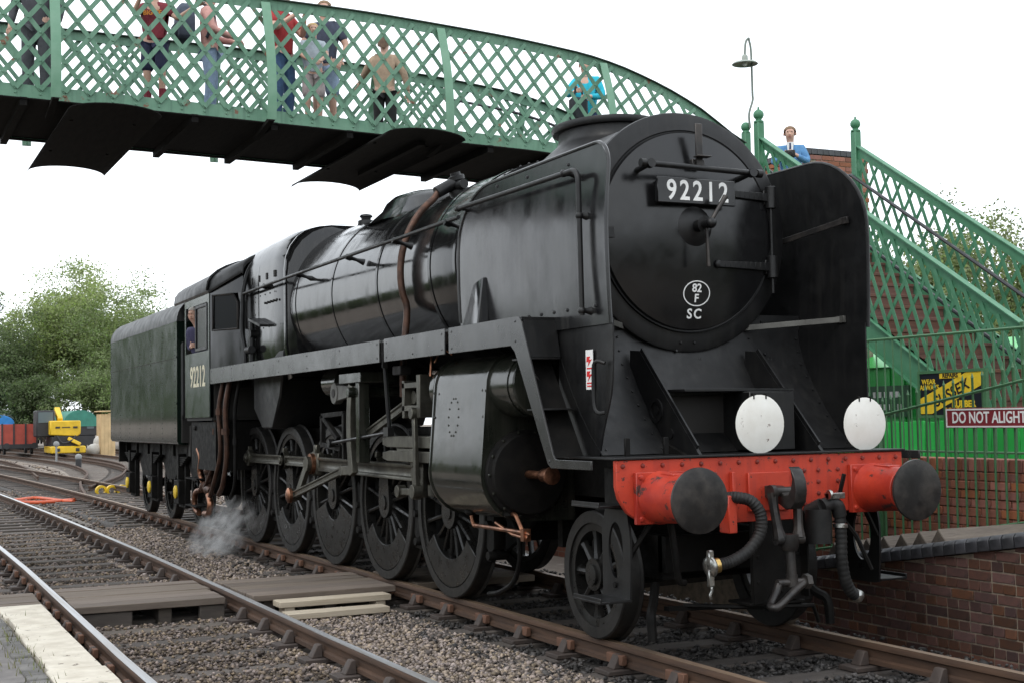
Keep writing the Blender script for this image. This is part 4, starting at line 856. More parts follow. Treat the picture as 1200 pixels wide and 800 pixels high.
m_bgreen = mat('bridge_green', (.10,.225,.145), (.135,.265,.178), .5, .65, scale=6, spots=(.17,.075,.04), spot_scale=5, spot_lo=.625, bump=.003, streak=((.055,.12,.08), .65))
m_bgreen2 = mat('post_green', (.12,.26,.165), (.16,.30,.205), .45, .6, scale=5, spots=(.17,.075,.05), spot_scale=4, spot_lo=.67)
m_sgreen = mat('stair_green', (.05,.18,.092), (.066,.21,.115), .45, .6, scale=6, streak=((.05,.16,.085), .4))
m_flange = mat('sooty_green', (.035,.05,.04), (.05,.065,.05), .6, scale=6)
m_soot = mat('sooty_deck', (.006,.0055,.0055), (.012,.011,.010), .9, scale=4, stretch=(1,6,1), bump=.004, spec=.15)
m_fgreen = mat('railing_green', (.045,.13,.055), (.06,.16,.07), .5, scale=12)
m_hutg = mat('hut_green', (.03,.46,.075), (.035,.5,.09), .4, scale=3)
m_step = mat('stair_timber', (.15,.068,.045), (.10,.048,.034), .8, scale=5, stretch=(5,.6,5), bump=.008, rnd=.2)
m_hrail = mat('dark_handrail', (.03,.03,.034), rough=.35)
# --- ground
b = MB(); b.box2(-420, 120, -260, 260, -1.2, -.30); setting('ground', b, m_ground)
# --- tracks
def near_c(x): return -3.185 if x > -3 else -3.12-.06*max(0,(x+9)/6) if x > -9 else -3.12-.0010*(x+9)**2*.55
def loco_c(x): return 0 if x > -14 else -.0007*(x+14)**2
def rail_loft(path, head=True):
    pr = [(-.035,-.012),(-.026,0),(.026,0),(.035,-.012),(.033,-.04),(.011,-.052),(.010,-.105),(.032,-.115),(.033,-.145),(-.033,-.145),(-.032,-.115),(-.010,-.105),(-.011,-.052),(-.033,-.04)]
    b = MB(); secs = []
    for i, p in enumerate(path):
        a, c = path[max(0,i-1)], path[min(len(path)-1,i+1)]; t = Vector((c[0]-a[0],c[1]-a[1],0)).normalized(); n = Vector((-t.y,t.x,0))
        secs.append([Vector((p[0],p[1],p[2] if len(p) > 2 else 0))+n*q[0]+Vector((0,0,q[1])) for q in pr])
    return b.loft(secs)
def strip(path, w, z):
    b = MB(); L_ = []
    for i, p in enumerate(path):
        a, c = path[max(0,i-1)], path[min(len(path)-1,i+1)]; t = Vector((c[0]-a[0],c[1]-a[1],0)).normalized(); n = Vector((-t.y,t.x,0)); q = Vector((p[0],p[1],z)); L_.append([q-n*w/2, q+n*w/2, q+n*w/2-Vector((0,0,.003)), q-n*w/2-Vector((0,0,.003))])
    return b.loft(L_)
bc = MB(); bc.box2(-.10,.10,-.19,.19,-.19,-.155)                      # cast chair with two jaws and a wooden key
for s in (-1, 1): bc.loft([[(-.05,s*.035,-.155),(.05,s*.035,-.155),(.05,s*.125,-.155),(-.05,s*.125,-.155)],[(-.042,s*.037,-.06),(.042,s*.037,-.06),(.042,s*.075,-.06),(-.042,s*.075,-.06)]])
chair_me = mesh_of('chair', bc, m_chair, bevel=.006)
bk = MB(); bk.box2(-.11,.11,-.078,-.037,-.13,-.062); key_me = mesh_of('rail_key', bk, mat('key_oak', (.16,.075,.045), (.10,.05,.03), .8, scale=10), bevel=.005)
bs = MB(); bs.box2(-.127,.127,-1.3,1.3,-.32,-.19); slp_me = mesh_of('sleeper', bs, m_sleeper, bevel=.012)
def track(name, cf, x0, x1, top, bedm, chairs_from):
    b = MB(); xs = [x0+(x1-x0)*i/80 for i in range(81)]
    q = []
    for x in xs: q.append([(x,cf(x)-1.55,-.34),(x,cf(x)-1.45,-.225),(x,cf(x)+1.45,-.225),(x,cf(x)+1.55,-.34)])
    b.loft(q); tr = setting(name, b, bedm)
    for s in (-1, 1):
        path = [(x, cf(x)+s*.7525) for x in xs]
        r_ = part('rail', rail_loft(path), m_rail, tr, ang=50); part('running_surface', strip(path, .060, .0015), top, r_)
    x = x1-.35; k = 0
    while x > x0+.3:
        sl = link('sleeper', slp_me, tr, (x+random.uniform(-.03,.03), cf(x), random.uniform(-.008,.004))); sl.rotation_euler = (0,0,random.uniform(-.012,.012))
        if x > chairs_from:
            for s in (-1, 1):
                c = link('chair', chair_me, tr, (x, cf(x)+s*.7525, 0)); kx = link('rail_key', key_me, c, (random.uniform(-.02,.02),0,0)); kx.rotation_euler = (0,0,0 if s < 0 else math.pi)
        x -= .76; k += 1
    return tr
track('near_track', near_c, -70, 6, m_railtop, m_bed, -24)
track('locomotive_track', loco_c, -95, 6, m_railtopb, m_beddark, -24)
# siding fans far behind
def siding(pts, top):
    P = bez([(p[0],p[1],0) for p in pts], 60); b = MB()
    b2 = MB(); q = []
    for i, p in enumerate(P):
        a, c = P[max(0,i-1)], P[min(len(P)-1,i+1)]; t = Vector((c.x-a.x,c.y-a.y,0)).normalized(); n = Vector((-t.y,t.x,0)); q.append([p-n*1.5+Vector((0,0,-.33)),p-n*1.4+Vector((0,0,-.235)),p+n*1.4+Vector((0,0,-.235)),p+n*1.5+Vector((0,0,-.33))])
    tr = setting('siding_track', b2.loft(q), m_ground)
    for s in (-1, 1):
        pa = []
        for i, p in enumerate(P):
            a, c = P[max(0,i-1)], P[min(len(P)-1,i+1)]; t = Vector((c.x-a.x,c.y-a.y,0)).normalized(); n = Vector((-t.y,t.x,0)); w = p+n*s*.7525; pa.append((w.x,w.y,-.06))
        part('rail', rail_loft(pa), m_rail, tr, ang=50)
    d = 0
    for i in range(len(P)-1):
        L_ = (P[i+1]-P[i]).length; t = (P[i+1]-P[i]).normalized(); k = d
        while k < L_:
            sl = link('sleeper', slp_me, tr, P[i]+t*k+Vector((0,0,-.035))); sl.rotation_euler = (0,0,math.atan2(t.y,t.x)); k += .80
        d = k-L_
siding([(-26,.0),(-34,1.0),(-44,2.6),(-58,3.4),(-80,2.6),(-110,1.0)], None)
siding([(-31,.8),(-40,3.2),(-52,5.2),(-66,5.8),(-84,5.6),(-110,5.0)], None)
siding([(-22,4.2),(-34,5.6),(-46,7.6),(-60,9.0),(-80,9.3),(-110,9.0)], None)
siding([(-40,-1.0),(-52,-.2),(-66,.0),(-84,-.6),(-110,-2)], None)
# --- ballast stones
def stones(name, m, n, xr, yr, zr, sz, reject=None, xpow=1.0):
    base = np.array([(1,0,0),(-1,0,0),(0,1,0),(0,-1,0),(.1,0,.9),(0,.1,-.9)])*1.15
    fc = np.array([(0,2,4),(2,1,4),(1,3,4),(3,0,4),(2,0,5),(1,2,5),(3,1,5),(0,3,5)])
    x = xr[0]+(xr[1]-xr[0])*rng.random(n)**xpow; y = rng.uniform(yr[0],yr[1],n); z = rng.uniform(zr[0],zr[1],n)
    if reject is not None: k = ~reject(x,y); x, y, z = x[k], y[k], z[k]; n = len(x)
    s = rng.uniform(sz[0],sz[1],n)
    V = base[None]*(1+rng.uniform(-.38,.38,(n,6,1)))
    V = V*np.stack([rng.uniform(.75,1.35,n),rng.uniform(.7,1.2,n),rng.uniform(.5,.9,n)],1)[:,None,:]
    a = rng.uniform(0,6.28,n); ca, sa = np.cos(a)[:,None], np.sin(a)[:,None]
    t = rng.uniform(-.6,.6,n); ct, st = np.cos(t)[:,None], np.sin(t)[:,None]
    X = V[:,:,0]*ct-V[:,:,2]*st; Z = V[:,:,0]*st+V[:,:,2]*ct; Y = V[:,:,1]
    X, Y = X*ca-Y*sa, X*sa+Y*ca
    W = np.stack([X,Y,Z],2)*s[:,None,None]+np.stack([x,y,z],1)[:,None,:]
    F = (fc[None]+6*np.arange(n)[:,None,None]).reshape(-1,3)
    me = bpy.data.meshes.new(name); me.vertices.add(n*6); me.vertices.foreach_set('co', W.reshape(-1).astype(np.float32))
    me.loops.add(len(F)*3); me.loops.foreach_set('vertex_index', F.reshape(-1).astype(np.int32)); me.polygons.add(len(F))
    me.polygons.foreach_set('loop_start', np.arange(0,len(F)*3,3,dtype=np.int32)); me.update(); me.validate(); me.materials.append(m)
    o = link(name, me); o['kind'] = 'stuff'; o['label'] = 'loose grey and brown ballast stones between the rails'; return o
cross = lambda x, y: (x > -6.95) & (x < -5.35)
def onslp(x, y, c=0): return (np.abs(((5.65-x)/.76) % 1-.5) > .36) & (np.abs(y-c) < 1.25)
stones('ballast_stones', m_stone, 44000, (-7.5,4.0), (-2.6,-1.05), (-.235,-.183), (.010,.024), lambda x,y: cross(x,y) | (np.abs(y+2.4) < .06), .9)
stones('ballast_stones', m_stone, 16000, (-17,-7), (-2.6,-1.0), (-.24,-.19), (.014,.028))
stones('ballast_stones', m_stoneb, 34000, (-7.5,3.0), (-4.05,-2.45), (-.245,-.180), (.010,.023), lambda x,y: cross(x,y) | (onslp(x,y,-3.17) & (rng.random(len(x)) < .72)) | (np.abs(y+3.93) < .06), .9)
stones('ballast_stones', m_stoneb, 12000, (-17,-7), (-4.3,-2.45), (-.25,-.195), (.014,.027), lambda x,y: onslp(x,y,-3.13))
stones('ballast_stones', m_stoned, 30000, (-12,3.6), (-1.4,1.65), (-.245,-.184), (.011,.026), lambda x,y: cross(x,y) & (y < .7) | (np.abs(np.abs(y)-.7525) < .05) | onslp(x,y), .6)
stones('ballast_stones', m_stoneb, 9000, (-34,-15), (-5.5,2.5), (-.27,-.21), (.02,.04))
stones('ballast_stones', m_stoneb, 6000, (-80,-24), (-6,12), (-.31,-.25), (.035,.07))
# --- boarded crossing
cw = thing('crossing_boards', 'dark timber walkway boards laid across the tracks beside the white platform edge', 'walkway', (-6.1, -2.6, -.3))
def boards(y0, y1, xa, xb, n, z=-.012):
    w = (xb-xa)/n
    for i in range(n):
        b = MB(); x0 = xa+w*i; b.box2(x0+.004, x0+w-.004, y0+random.uniform(-.02,.02), y1+random.uniform(-.02,.02), z-.06+random.uniform(-.004,.004), z+random.uniform(-.005,.004)); part('board', b, m_board, cw, bevel=.005)
boards(-3.84,-2.50,-6.95,-5.42,6); boards(-2.29,-.86,-6.75,-5.38,5); boards(-6.2,-4.06,-6.85,-5.62,5,-.015)
boards(-.62,.62,-6.75,-5.38,5)
for y in (-3.6,-3.05,-2.62,-2.1,-1.5,-1.0): b = MB(); b.box2(-6.9,-5.46 if y > -2.4 else -5.5,y-.06,y+.06,-.235,-.075); part('bearer', b, m_sleeper, cw, bevel=.008)
for ya, yb0 in ((-3.82,-3.35),(-2.75,-2.52)): b = MB(); b.box2(-5.52,-5.445,ya,yb0,-.235,-.078); part('end_block', b, m_sleeper, cw, bevel=.01)
for (xa, xb, y0, y1, z, lab) in ((-5.33,-5.10,-2.10,-1.02,-.055,'pale sawn timber plank lying against the dark crossing boards'),(-4.98,-4.76,-2.12,-1.16,-.12,'pale weathered timber plank lying lowest on the ballast beside the walkway')):
    b = MB(); b.box2(xa,xb,y0,y1,z-.055,z); b.box2(xa+.02,xb-.02,y0+.05,y0+.15,-.235,z-.055); b.box2(xa+.02,xb-.02,y1-.15,y1-.05,-.235,z-.055); solo('timber_plank', b, m_fresh, lab, 'plank', bevel=.005)
# --- near platform with white edge
b = MB(); b.box2(-5.55, 14, -14, -4.52, -.6, .005); setting('platform', b, m_tarmac)
x = -5.55; k = 0
pe = setting('platform_edge', MB().box2(-5.54,12,-4.49,-4.20,-.6,-.06), m_gstone)
while x < 10:
    w = random.uniform(.55,.85); b = MB(); jit = random.uniform(-.012,.012); b.box2(x+.004, x+w-.004, -4.47+random.uniform(-.02,.02), -4.12+jit, -.055, .028+random.uniform(-.004,.004)); part('coping_stone', b, m_wstone, pe, bevel=.008); x += w
x = -4.9
while x < 6:
    w = random.uniform(.18,.32); b = MB(); b.box2(x+.006, x+w-.006, -4.62, -4.49, -.05, .018+random.uniform(-.01,.006)); part('edging_stone', b, m_gstone, pe, bevel=.01); x += w
b = MB()
for _ in range(420):
    x, y = random.uniform(-5.0,3), -4.56+random.gauss(0,.08); h = random.uniform(.02,.075); a = random.uniform(0,6.28); l = random.uniform(.2,.9)*h
    d = Vector((math.cos(a)*l, math.sin(a)*l, h)); p = Vector((x,y,.01)); n = Vector((-math.sin(a),math.cos(a),0))*.005; b.add([p-n,p+n,p+d],[(0,1,2)])
o = setting('weeds', b, m_moss, kind='stuff'); o['label'] = 'small weeds growing along the platform edge'
# ------------------------------------------------------------------ far platform: ramp, sooty brick wall, blue coping
def ramp(x): return max(-.3, min(.93, .742+.157*(x-.1)))
YW = 1.75
b = MB(); secs = []
for x in (-6.7,-5,-3,-1,1.29,6): z = ramp(x)-.03; secs.append([(x,YW+.12,-.4),(x,YW+.12,z),(x,3.03,z),(x,3.03,-.4)])
setting('platform_ramp', b.loft(secs), mat('cinder_ramp', (.028,.026,.024), (.045,.041,.038), .95, scale=9, bump=.012, bscale=60, spec=.06))
b = MB(); secs = []
for x in (-6.0,-4.4,-3,-1,1.29,6): z = ramp(x)-.115; secs.append([(x,YW+.008,-.42),(x,YW+.008,z),(x,YW+.23,z),(x,YW+.23,-.42)])
wall = solo('platform_wall', b.loft(secs), m_mortar, 'sooty dark brick platform wall with sloping blue brick coping beside the red buffer', 'wall', org=(0,YW,-.4))
row = 0; z = -.26
def piece_mesh(name, d, m, bev=.004):
    b = MB(); b.box2(-d[0]/2,d[0]/2,0,d[1],0,d[2]); return mesh_of(name, b, m, bevel=bev)
mstr = piece_mesh('brick', (.214,.10,.066), m_brickd); mhdr = piece_mesh('brick', (.103,.10,.066), m_brickd)
nb = 0
while z < .95:
    head = row % 2; step = .113 if head else .226; x = -3.1+(.057 if head else 0)+(.05 if row % 4 == 2 else 0)
    while x < 2.2:
        if z+.012 < ramp(x-step/2)-.118 and x > -2.6 and nb < 330:
            o = link('brick', mhdr if head else mstr, wall, (x, random.uniform(-.006,.003), z+.4)); o.rotation_euler = (random.uniform(-.01,.01),0,random.uniform(-.012,.012)); nb += 1
        x += step
    z += .077; row += 1
bb_ = MB(); bb_.prism([(YW-.035,.0),(YW+.20,.0),(YW+.20,.105),(YW-.005,.105),(YW-.035,.075)], 'x', -.053, .053)
mcop = mesh_of('coping_brick', bb_, m_blue, org=(0,YW,0), bevel=.004)
x = -3.2
while x < 2.4:
    o = link('coping_brick', mcop, wall, (x, random.uniform(-.003,.003), ramp(x)-.108+.4)); o.rotation_euler = (0, -math.atan(.157) if x < 1.29 else 0, 0); x += .116
# triangular timbers that keep people off the ramp
for i in range(7):
    x = -2.05+i*.205; z = ramp(x); b = MB(); b.prism([(x-.10,z-.04),(x+.10,z-.01),(x+.0,z+.10)], 'y', YW+.02, YW+1.05)
    solo('triangular_timber', b, m_timb, 'rough triangular timber set across the platform ramp behind the sloping coping', 'timber', 'triangular timbers on the platform ramp', bevel=.006)
# upper red brick wall
YU = 2.98
b = MB(); b.box2(-12,3,YU+.006,YU+.23,-.3,1.06); uw = solo('retaining_wall', b, m_core, 'bright red brick wall behind the green railings, under the green hut', 'wall', org=(-2.5,YU,-.3))
mr1 = piece_mesh('brick', (.215,.10,.066), m_brickr); mr2 = piece_mesh('brick', (.066,.22,.104), m_brickr)
z = .30; row = 0
while z < 1.05:
    x = -5.0+(.113 if row % 2 else 0)
    while x < -.4:
        o = link('brick', mr1, uw, (x+2.5, random.uniform(-.010,.004), z+.3)); o.rotation_euler = (random.uniform(-.03,.03),0,random.uniform(-.02,.02)); x += .226
    z += .0765; row += 1
x = -5.2
while x < -.3: link('brick', mr2, uw, (x+2.5, random.uniform(-.008,.004), 1.065+.3)).rotation_euler = (0,random.uniform(-.02,.02),0); x += .076
b = MB(); b.box2(-14,6,YU+.24,14,-.3,1.02); setting('upper_ground', b, m_tarmac)
# railings
def spear(b, x, y, z0, z1, r=.010):
    b.lathe([(0,r),(z1-z0-.05,r),(z1-z0-.045,r*1.3),(z1-z0,.001)], (x,y,z0), (0,0,1), 6)
fr1 = thing('green_railing', 'green iron railing with pointed bars climbing the platform ramp, carrying the maroon sign', 'railing', (-1.5, 2.9, ramp(-1.5)))
b = MB(); P = [(x,2.9,ramp(x)+1.25) for x in (-4.9,-3,-1,1.29,4)]; b.tube(P,.014,6)
part('top_rail', b, m_fgreen, fr1); b = MB(); b.tube([(p[0],p[1],p[2]-1.14) for p in P],.013,6); part('bottom_rail', b, m_fgreen, fr1)
x = -4.85
while x < 3.9: b = MB(); spear(b,x,2.9,ramp(x)+.09,ramp(x)+1.42); part('bar', b, m_fgreen, fr1); x += .113
for x in (-4.9,-2.78,-.5,1.7,3.95): b = MB(); b.box2(x-.022,x+.022,2.895,2.94,ramp(x)-.05,ramp(x)+1.3); part('post', b, m_fgreen, fr1, bevel=.004)
fr2 = thing('level_railing', 'tall level green railing on top of the red brick wall behind the enamel sign', 'railing', (-3, 4.75, 1.02))
b = MB(); b.tube([(-8,4.75,2.39),(2,4.75,2.37)],.016,6); part('top_rail', b, m_fgreen, fr2); b = MB(); b.tube([(-8,4.75,1.15),(2,4.75,1.15)],.014,6); part('bottom_rail', b, m_fgreen, fr2)
x = -7.9
while x < 1.9: b = MB(); b.cyl((x,4.75,1.06),(x,4.75,2.385),.009,n=6); part('bar', b, m_fgreen, fr2); x += .135
for x in (-8,-5.35,-2.8,-.2,2): b = MB(); b.box2(x-.025,x+.025,4.755,4.80,1.0,2.44); part('post', b, m_fgreen, fr2, bevel=.004)
# signs
m_mar = mat('sign_maroon', (.24,.03,.04), (.20,.026,.034), .35, scale=8); m_sblk = mat('sign_black', (.012,.014,.02), rough=.3); m_syel = mat('sign_yellow', (.75,.53,.03), (.65,.45,.03), .35, scale=12)
pa, pb = on(1108,478,Y=2.865), on(1108,501,Y=2.865)
sx0, sz1, sz0 = pa.x, pa.z, pb.z; W_ = .98
sg = thing('warning_sign', 'maroon board with white border reading DO NOT ALIGHT on the sloping green railing', 'sign', (sx0+W_/2, 2.87, sz0))
b = MB(); b.box2(sx0,sx0+W_,2.862,2.885,sz0,sz1); part('board', b, m_mar, sg, bevel=.002)
b = MB(); t = .012
for q in ((sx0+.008,sx0+W_-.008,sz1-t-.006,sz1-.006),(sx0+.008,sx0+W_-.008,sz0+.006,sz0+t+.006),(sx0+.008,sx0+.008+t,sz0+t+.006,sz1-t-.006),(sx0+W_-.008-t,sx0+W_-.008,sz0+t+.006,sz1-t-.006)): b.box2(q[0],q[1],2.858,2.8615,q[2],q[3])
part('border', b, m_wpaint, sg)
part('lettering', text_mb('DO NOT ALIGHT', .132, facing((0,-1,0),(sx0+W_/2,2.860,(sz0+sz1)/2)), .001, .0026, 1.0, .80), m_wpaint, sg, smooth=False)
YS = 4.70; tl, br = on(1078,438,Y=YS), on(1155,485,Y=YS); x0, x1, z0, z1 = tl.x, br.x, br.z, tl.z
es = thing('enamel_sign', 'black and yellow enamel advertising sign with a diagonal band on the level railing', 'sign', ((x0+x1)/2, YS, z0))
b = MB(); b.box2(x0,x1,YS,YS+.02,z0,z1); part('board', b, m_sblk, es)
b = MB()
for q in ((x0-.03,x1+.03,z1,z1+.03),(x0-.03,x1+.03,z0-.03,z0),(x0-.03,x0,z0,z1),(x1,x1+.03,z0,z1)): b.box2(q[0],q[1],YS-.012,YS+.03,q[2],q[3])
part('frame', b, m_fgreen, es)
w, h = x1-x0, z1-z0; F_ = lambda a, c: (x0+w*a, z0+h*c)
b = MB(); b.prism([F_(0,.03),F_(0,.40),F_(.74,1.0),F_(1,1.0),F_(1,.72),F_(.18,.03)], 'y', YS-.004, YS-.001); part('diagonal_band', b, m_syel, es, smooth=False)
b = MB(); b.prism([F_(.32,.87),F_(.32,.995),F_(.66,.995),F_(.66,.87)], 'y', YS-.006, YS-.0045); part('name_patch', b, m_syel, es, smooth=False)
def sgn(s, size, a, c, mt, rot=0, sx=1.0, dy=.0062, off=.002, sp=1.0):
    m4 = facing((0,-1,0),(x0+w*a,YS-dy,z0+h*c)) @ Matrix.Rotation(rot,4,'Z'); return part('lettering', text_mb(s, size, m4, .0008, off, sp, sx), mt, es, smooth=False)
ang = math.atan2(h*.72, w*.86)
sgn('SUSSEX', .22*h/.6, .50, .515, m_sblk, ang, 1.0, .006, .004*h/.6, 1.0)
sgn('REPAIRS', .085*h/.6, .49, .932, m_sblk, 0, 1.0, .008)
sgn('WEAR', .10*h/.6, .14, .80, m_syel, 0, 1.0, .0025); sgn('ALWAYS', .10*h/.6, .15, .66, m_syel, 0, 1.0, .0025)
sgn('RUBBER', .13*h/.6, .68, .25, m_syel, 0, 1.0, .0025, .004); sgn('SOLES', .13*h/.6, .52, .08, m_syel, 0, 1.0, .0025, .004)
# green hut under the stairs
hut = thing('green_hut', 'bright green boarded hut with a small notice under the footbridge stairs', 'hut', (-6, 9, 1.02))
b = MB(); b.box2(-11,-3.2,7.95,10.5,1.02,2.22); part('wall', b, m_hutg, hut)
b = MB(); b.loft([[(-11.1,7.85,2.22),(-11.1,9.2,2.6),(-11.1,10.6,2.22)],[(-3.1,7.85,2.22),(-3.1,9.2,2.6),(-3.1,10.6,2.22)]]); part('roof', b, m_hutg, hut)
for x in [-10.8+.30*i for i in range(26)]: b = MB(); b.box2(x-.02,x+.02,7.93,7.949,1.05,2.2); part('cover_strip', b, m_hutg, hut)
b = MB(); b.box2(-9.0,-7.95,7.90,7.928,1.5,1.95); nb_ = part('notice', b, mat('notice_green', (.01,.09,.03), rough=.4), hut)
b = MB()
for zz, xx in ((1.82,(-8.8,-8.68,-8.56,-8.44,-8.32,-8.2)),(1.64,(-8.7,-8.58,-8.46,-8.34,-8.16))):
    for q in xx: b.box2(q-.035,q+.02+random.random()*.025,7.895,7.8985,zz-.04,zz+.045)
part('notice_lettering', b, m_wpaint, nb_, kind='stuff')
gf = thing('green_boarding', 'low bright green boarded fence behind the level railing and beneath the enamel sign', 'fence', (-4, 5.3, 1.02))
x = -6.4
while x < -.6: b = MB(); b.box2(x,x+.19,5.30,5.325,1.02,1.46+random.uniform(-.01,.01)); part('board', b, m_hutg, gf, bevel=.004); x += .2
b = MB(); b.box2(-6.4,-.6,5.326,5.36,1.2,1.27); part('rail', b, m_hutg, gf)
# ------------------------------------------------------------------ FOOTBRIDGE
XN, XF_ = -8.70, -11.0
def lerp_tab(t, y):
    if y <= t[0][0]: return t[0][1]
    for (a, c), (d, e) in zip(t, t[1:]):
        if y <= d: return c+(e-c)*(y-a)/(d-a)
    return t[-1][1]
TOP = [(-9,6.60),(-6,6.68),(-4,6.69),(-1.3,6.665),(0,6.645),(.9,6.60),(2.1,6.53),(3.36,6.40),(4.16,6.18),(4.98,5.85),(5.8,5.30)]
def ztop(y):
    return (lerp_tab(TOP,y-.35)+lerp_tab(TOP,y)*2+lerp_tab(TOP,y+.35))/4
BOT = [(-9,5.20),(-6,5.25),(-4.2,5.23),(-1.3,5.165),(2.6,5.06),(3.4,4.96),(4.2,4.74),(5.0,4.38),(5.8,3.86)]
def zbot(y): return (lerp_tab(BOT,y-.35)+lerp_tab(BOT,y)*2+lerp_tab(BOT,y+.35))/4
Y0, Y1 = -9.0, 5.72
fbr = thing('footbridge', 'arched green lattice footbridge with black smoke plates spanning above the locomotive', 'footbridge', (-9.8, 0, -.3))
ys = [Y0+(Y1-Y0)*i/60 for i in range(61)]
b = MB(); b.loft([[(XN-.03,y,zbot(y)+.005),(XF_+.03,y,zbot(y)+.005),(XF_+.03,y,zbot(y)+.10),(XN-.03,y,zbot(y)+.10)] for y in ys]); part('deck', b, m_soot, fbr)
for i in range(16):
    y = Y0+.3+i*.95; b = MB(); b.box2(XF_-.02,XN+.02,y-.04,y+.04,zbot(y)-.09,zbot(y)+.003); part('cross_beam', b, m_soot, fbr)
for X, s in ((XN,1),(XF_,-1)):
    b = MB(); b.loft([[(X,y,ztop(y)-.13),(X+s*.012,y,ztop(y)-.13),(X+s*.012,y,ztop(y)-.012),(X,y,ztop(y)-.012)] for y in ys])
    pp = part('parapet', b, m_bgreen, fbr)
    b = MB(); b.loft([[(X-.05,y,ztop(y)-.011),(X+.055,y,ztop(y)-.011),(X+.055,y,ztop(y)),(X-.05,y,ztop(y))] for y in ys]); part('top_flange', b, m_flange, pp)
    b = MB(); b.loft([[(X,y,zbot(y)-.005),(X+s*.012,y,zbot(y)-.005),(X+s*.012,y,zbot(y)+.145),(X,y,zbot(y)+.145)] for y in ys]); part('bottom_chord', b, m_bgreen, pp)
    b = MB(); b.loft([[(X-.06*s,y,zbot(y)-.02),(X+.04*s,y,zbot(y)-.02),(X+.04*s,y,zbot(y)-.006),(X-.06*s,y,zbot(y)-.006)] for y in ys]); part('bottom_angle', b, m_soot, pp)
    SP, RUN = .262, 1.06
    rv = MB()
    for dr in (1, -1):
        off = .031 if dr > 0 else .019
        u = Y0-RUN
        while u < Y1+RUN:
            a, c = (u, u+RUN) if dr > 0 else (u+RUN, u)
            t0, t1 = 0., 1.
            pts = []
            for k in range(9):
                t = k/8; y = a+(c-a)*t
                if Y0 <= y <= Y1: pts.append((X+s*off, y, zbot(y)+.10+(ztop(y)-.10-zbot(y)-.06)*t))
            if len(pts) >= 2:
                b = MB()
                W2 = .026
                for p, q in zip(pts, pts[1:]): pass
                d = [Vector(p) for p in pts]; secs = []
                for i, p in enumerate(d):
                    tt_ = (d[min(i+1,len(d)-1)]-d[max(i-1,0)]).normalized(); n = Vector((1,0,0)).cross(tt_).normalized(); secs.append([p+n*W2+Vector((.004,0,0)),p-n*W2+Vector((.004,0,0)),p-n*W2-Vector((.004,0,0)),p+n*W2-Vector((.004,0,0))])
                b.loft(secs); part('lattice_bar', b, m_bgreen, pp)
            u += SP
    if X == XN:
        u = Y0-RUN
        while u < Y1:
            for k in range(1, 8):
                t = k*SP/(2*RUN); y = u+RUN*t
                if t < 1 and Y0 < y < Y1: rivet(rv, (X+.036,y,zbot(y)+.10+(ztop(y)-.16-zbot(y))*t), (1,0,0), .016, .012, 5)
            rivet(rv, (X+.013,u,zbot(max(u,Y0))+.05), (1,0,0), .016, .012, 5)
            u += SP
        part('rivets', rv, m_bgreen, pp, kind='stuff')
    for y in (-8.4,-6.05,-3.64,-1.21,1.06,3.42):
        b = MB(); n = 12; secs = []
        for i in range(n+1):
            t = i/n; z = zbot(y)-.03+(ztop(y)-.06-zbot(y)+.03)*t; dx = .05+.34*(1-t**1.8)-.10*(1-t)**3; wv = .055
            secs.append([(X+s*dx-s*.035,y-.012,z),(X+s*dx,y-wv,z),(X+s*dx+s*.012,y-wv,z),(X+s*dx+s*.012,y+wv,z),(X+s*dx,y+wv,z),(X+s*dx-s*.035,y+.012,z)])
        b.loft(secs); part('curved_post', b, m_bgreen2, pp)
        if s > 0: b = MB(); b.bar((X+.30,y,zbot(y)-.02),(X-.4,y,zbot(y)-.12),.07,.05); part('post_foot', b, m_soot, pp)
    if s < 0:
        b = MB(); b.tube([(X+.10,y,ztop(y)-.32) for y in ys if y > 2], .022, 6); part('handrail', b, m_hrail, pp)
for yc, hw in ((.60,.52),(-3.06,.50)):   # smoke plates: shallow arched sheets hung under the deck
    b = MB(); secs = []
    for x in (-8.05,-9.4,-10.7,-12.0):
        o = [(x, yc-hw*math.cos(math.pi*i/14), 4.99+.105*math.sin(math.pi*i/14)) for i in range(15)]; secs.append(o+[(x,p[1],p[2]-.012) for p in reversed(o)])
    b.loft(secs); sp = part('smoke_plate', b, m_soot, fbr, ang=50)
    b = MB()
    for x in (-8.9,-10.8):
        for dy in (-.35,.35): b.bar((x,yc+dy,5.04),(x,yc+dy,zbot(yc)+.01),.03,.03)
    part('hanger', b, m_soot, sp)
# landing and stairs
ZL, XS = 4.0, -8.35; SL = .632; YA, YB = 5.72, 7.42
stw = thing('footbridge_stairs', 'green lattice staircase with brown timber steps climbing to the footbridge landing', 'stairs', (-6, 6.5, 1.02))
b = MB(); b.box2(XF_,XS,YA,YB,ZL-.12,ZL); part('landing', b, m_soot, stw)
for x in (XF_+.1,XS-.1):
    for y in (YA+.08,YB-.08): b = MB(); b.lathe([(0,.14),(.1,.14),(.15,.09),(2.6,.08),(2.7,.13),(2.88,.14)],(x,y,1.0),(0,0,1),16); part('column', b, m_sgreen, stw)
ns = 18; run = .277
for i in range(ns):
    x = XS+run*i; z = ZL-.175*(i+1)
    b = MB(); b.box2(x-.012,x+.016,YA+.03,YB-.03,z-.0,z+.168); part('riser', b, m_step, stw, bevel=.003)
    b = MB(); b.box2(x+.018,x+run+.03,YA+.03,YB-.03,z-.045,z-.002); part('tread', b, m_step, stw, bevel=.004)
XE = XS+run*ns
def nose(x): return ZL-(x-XS)*SL
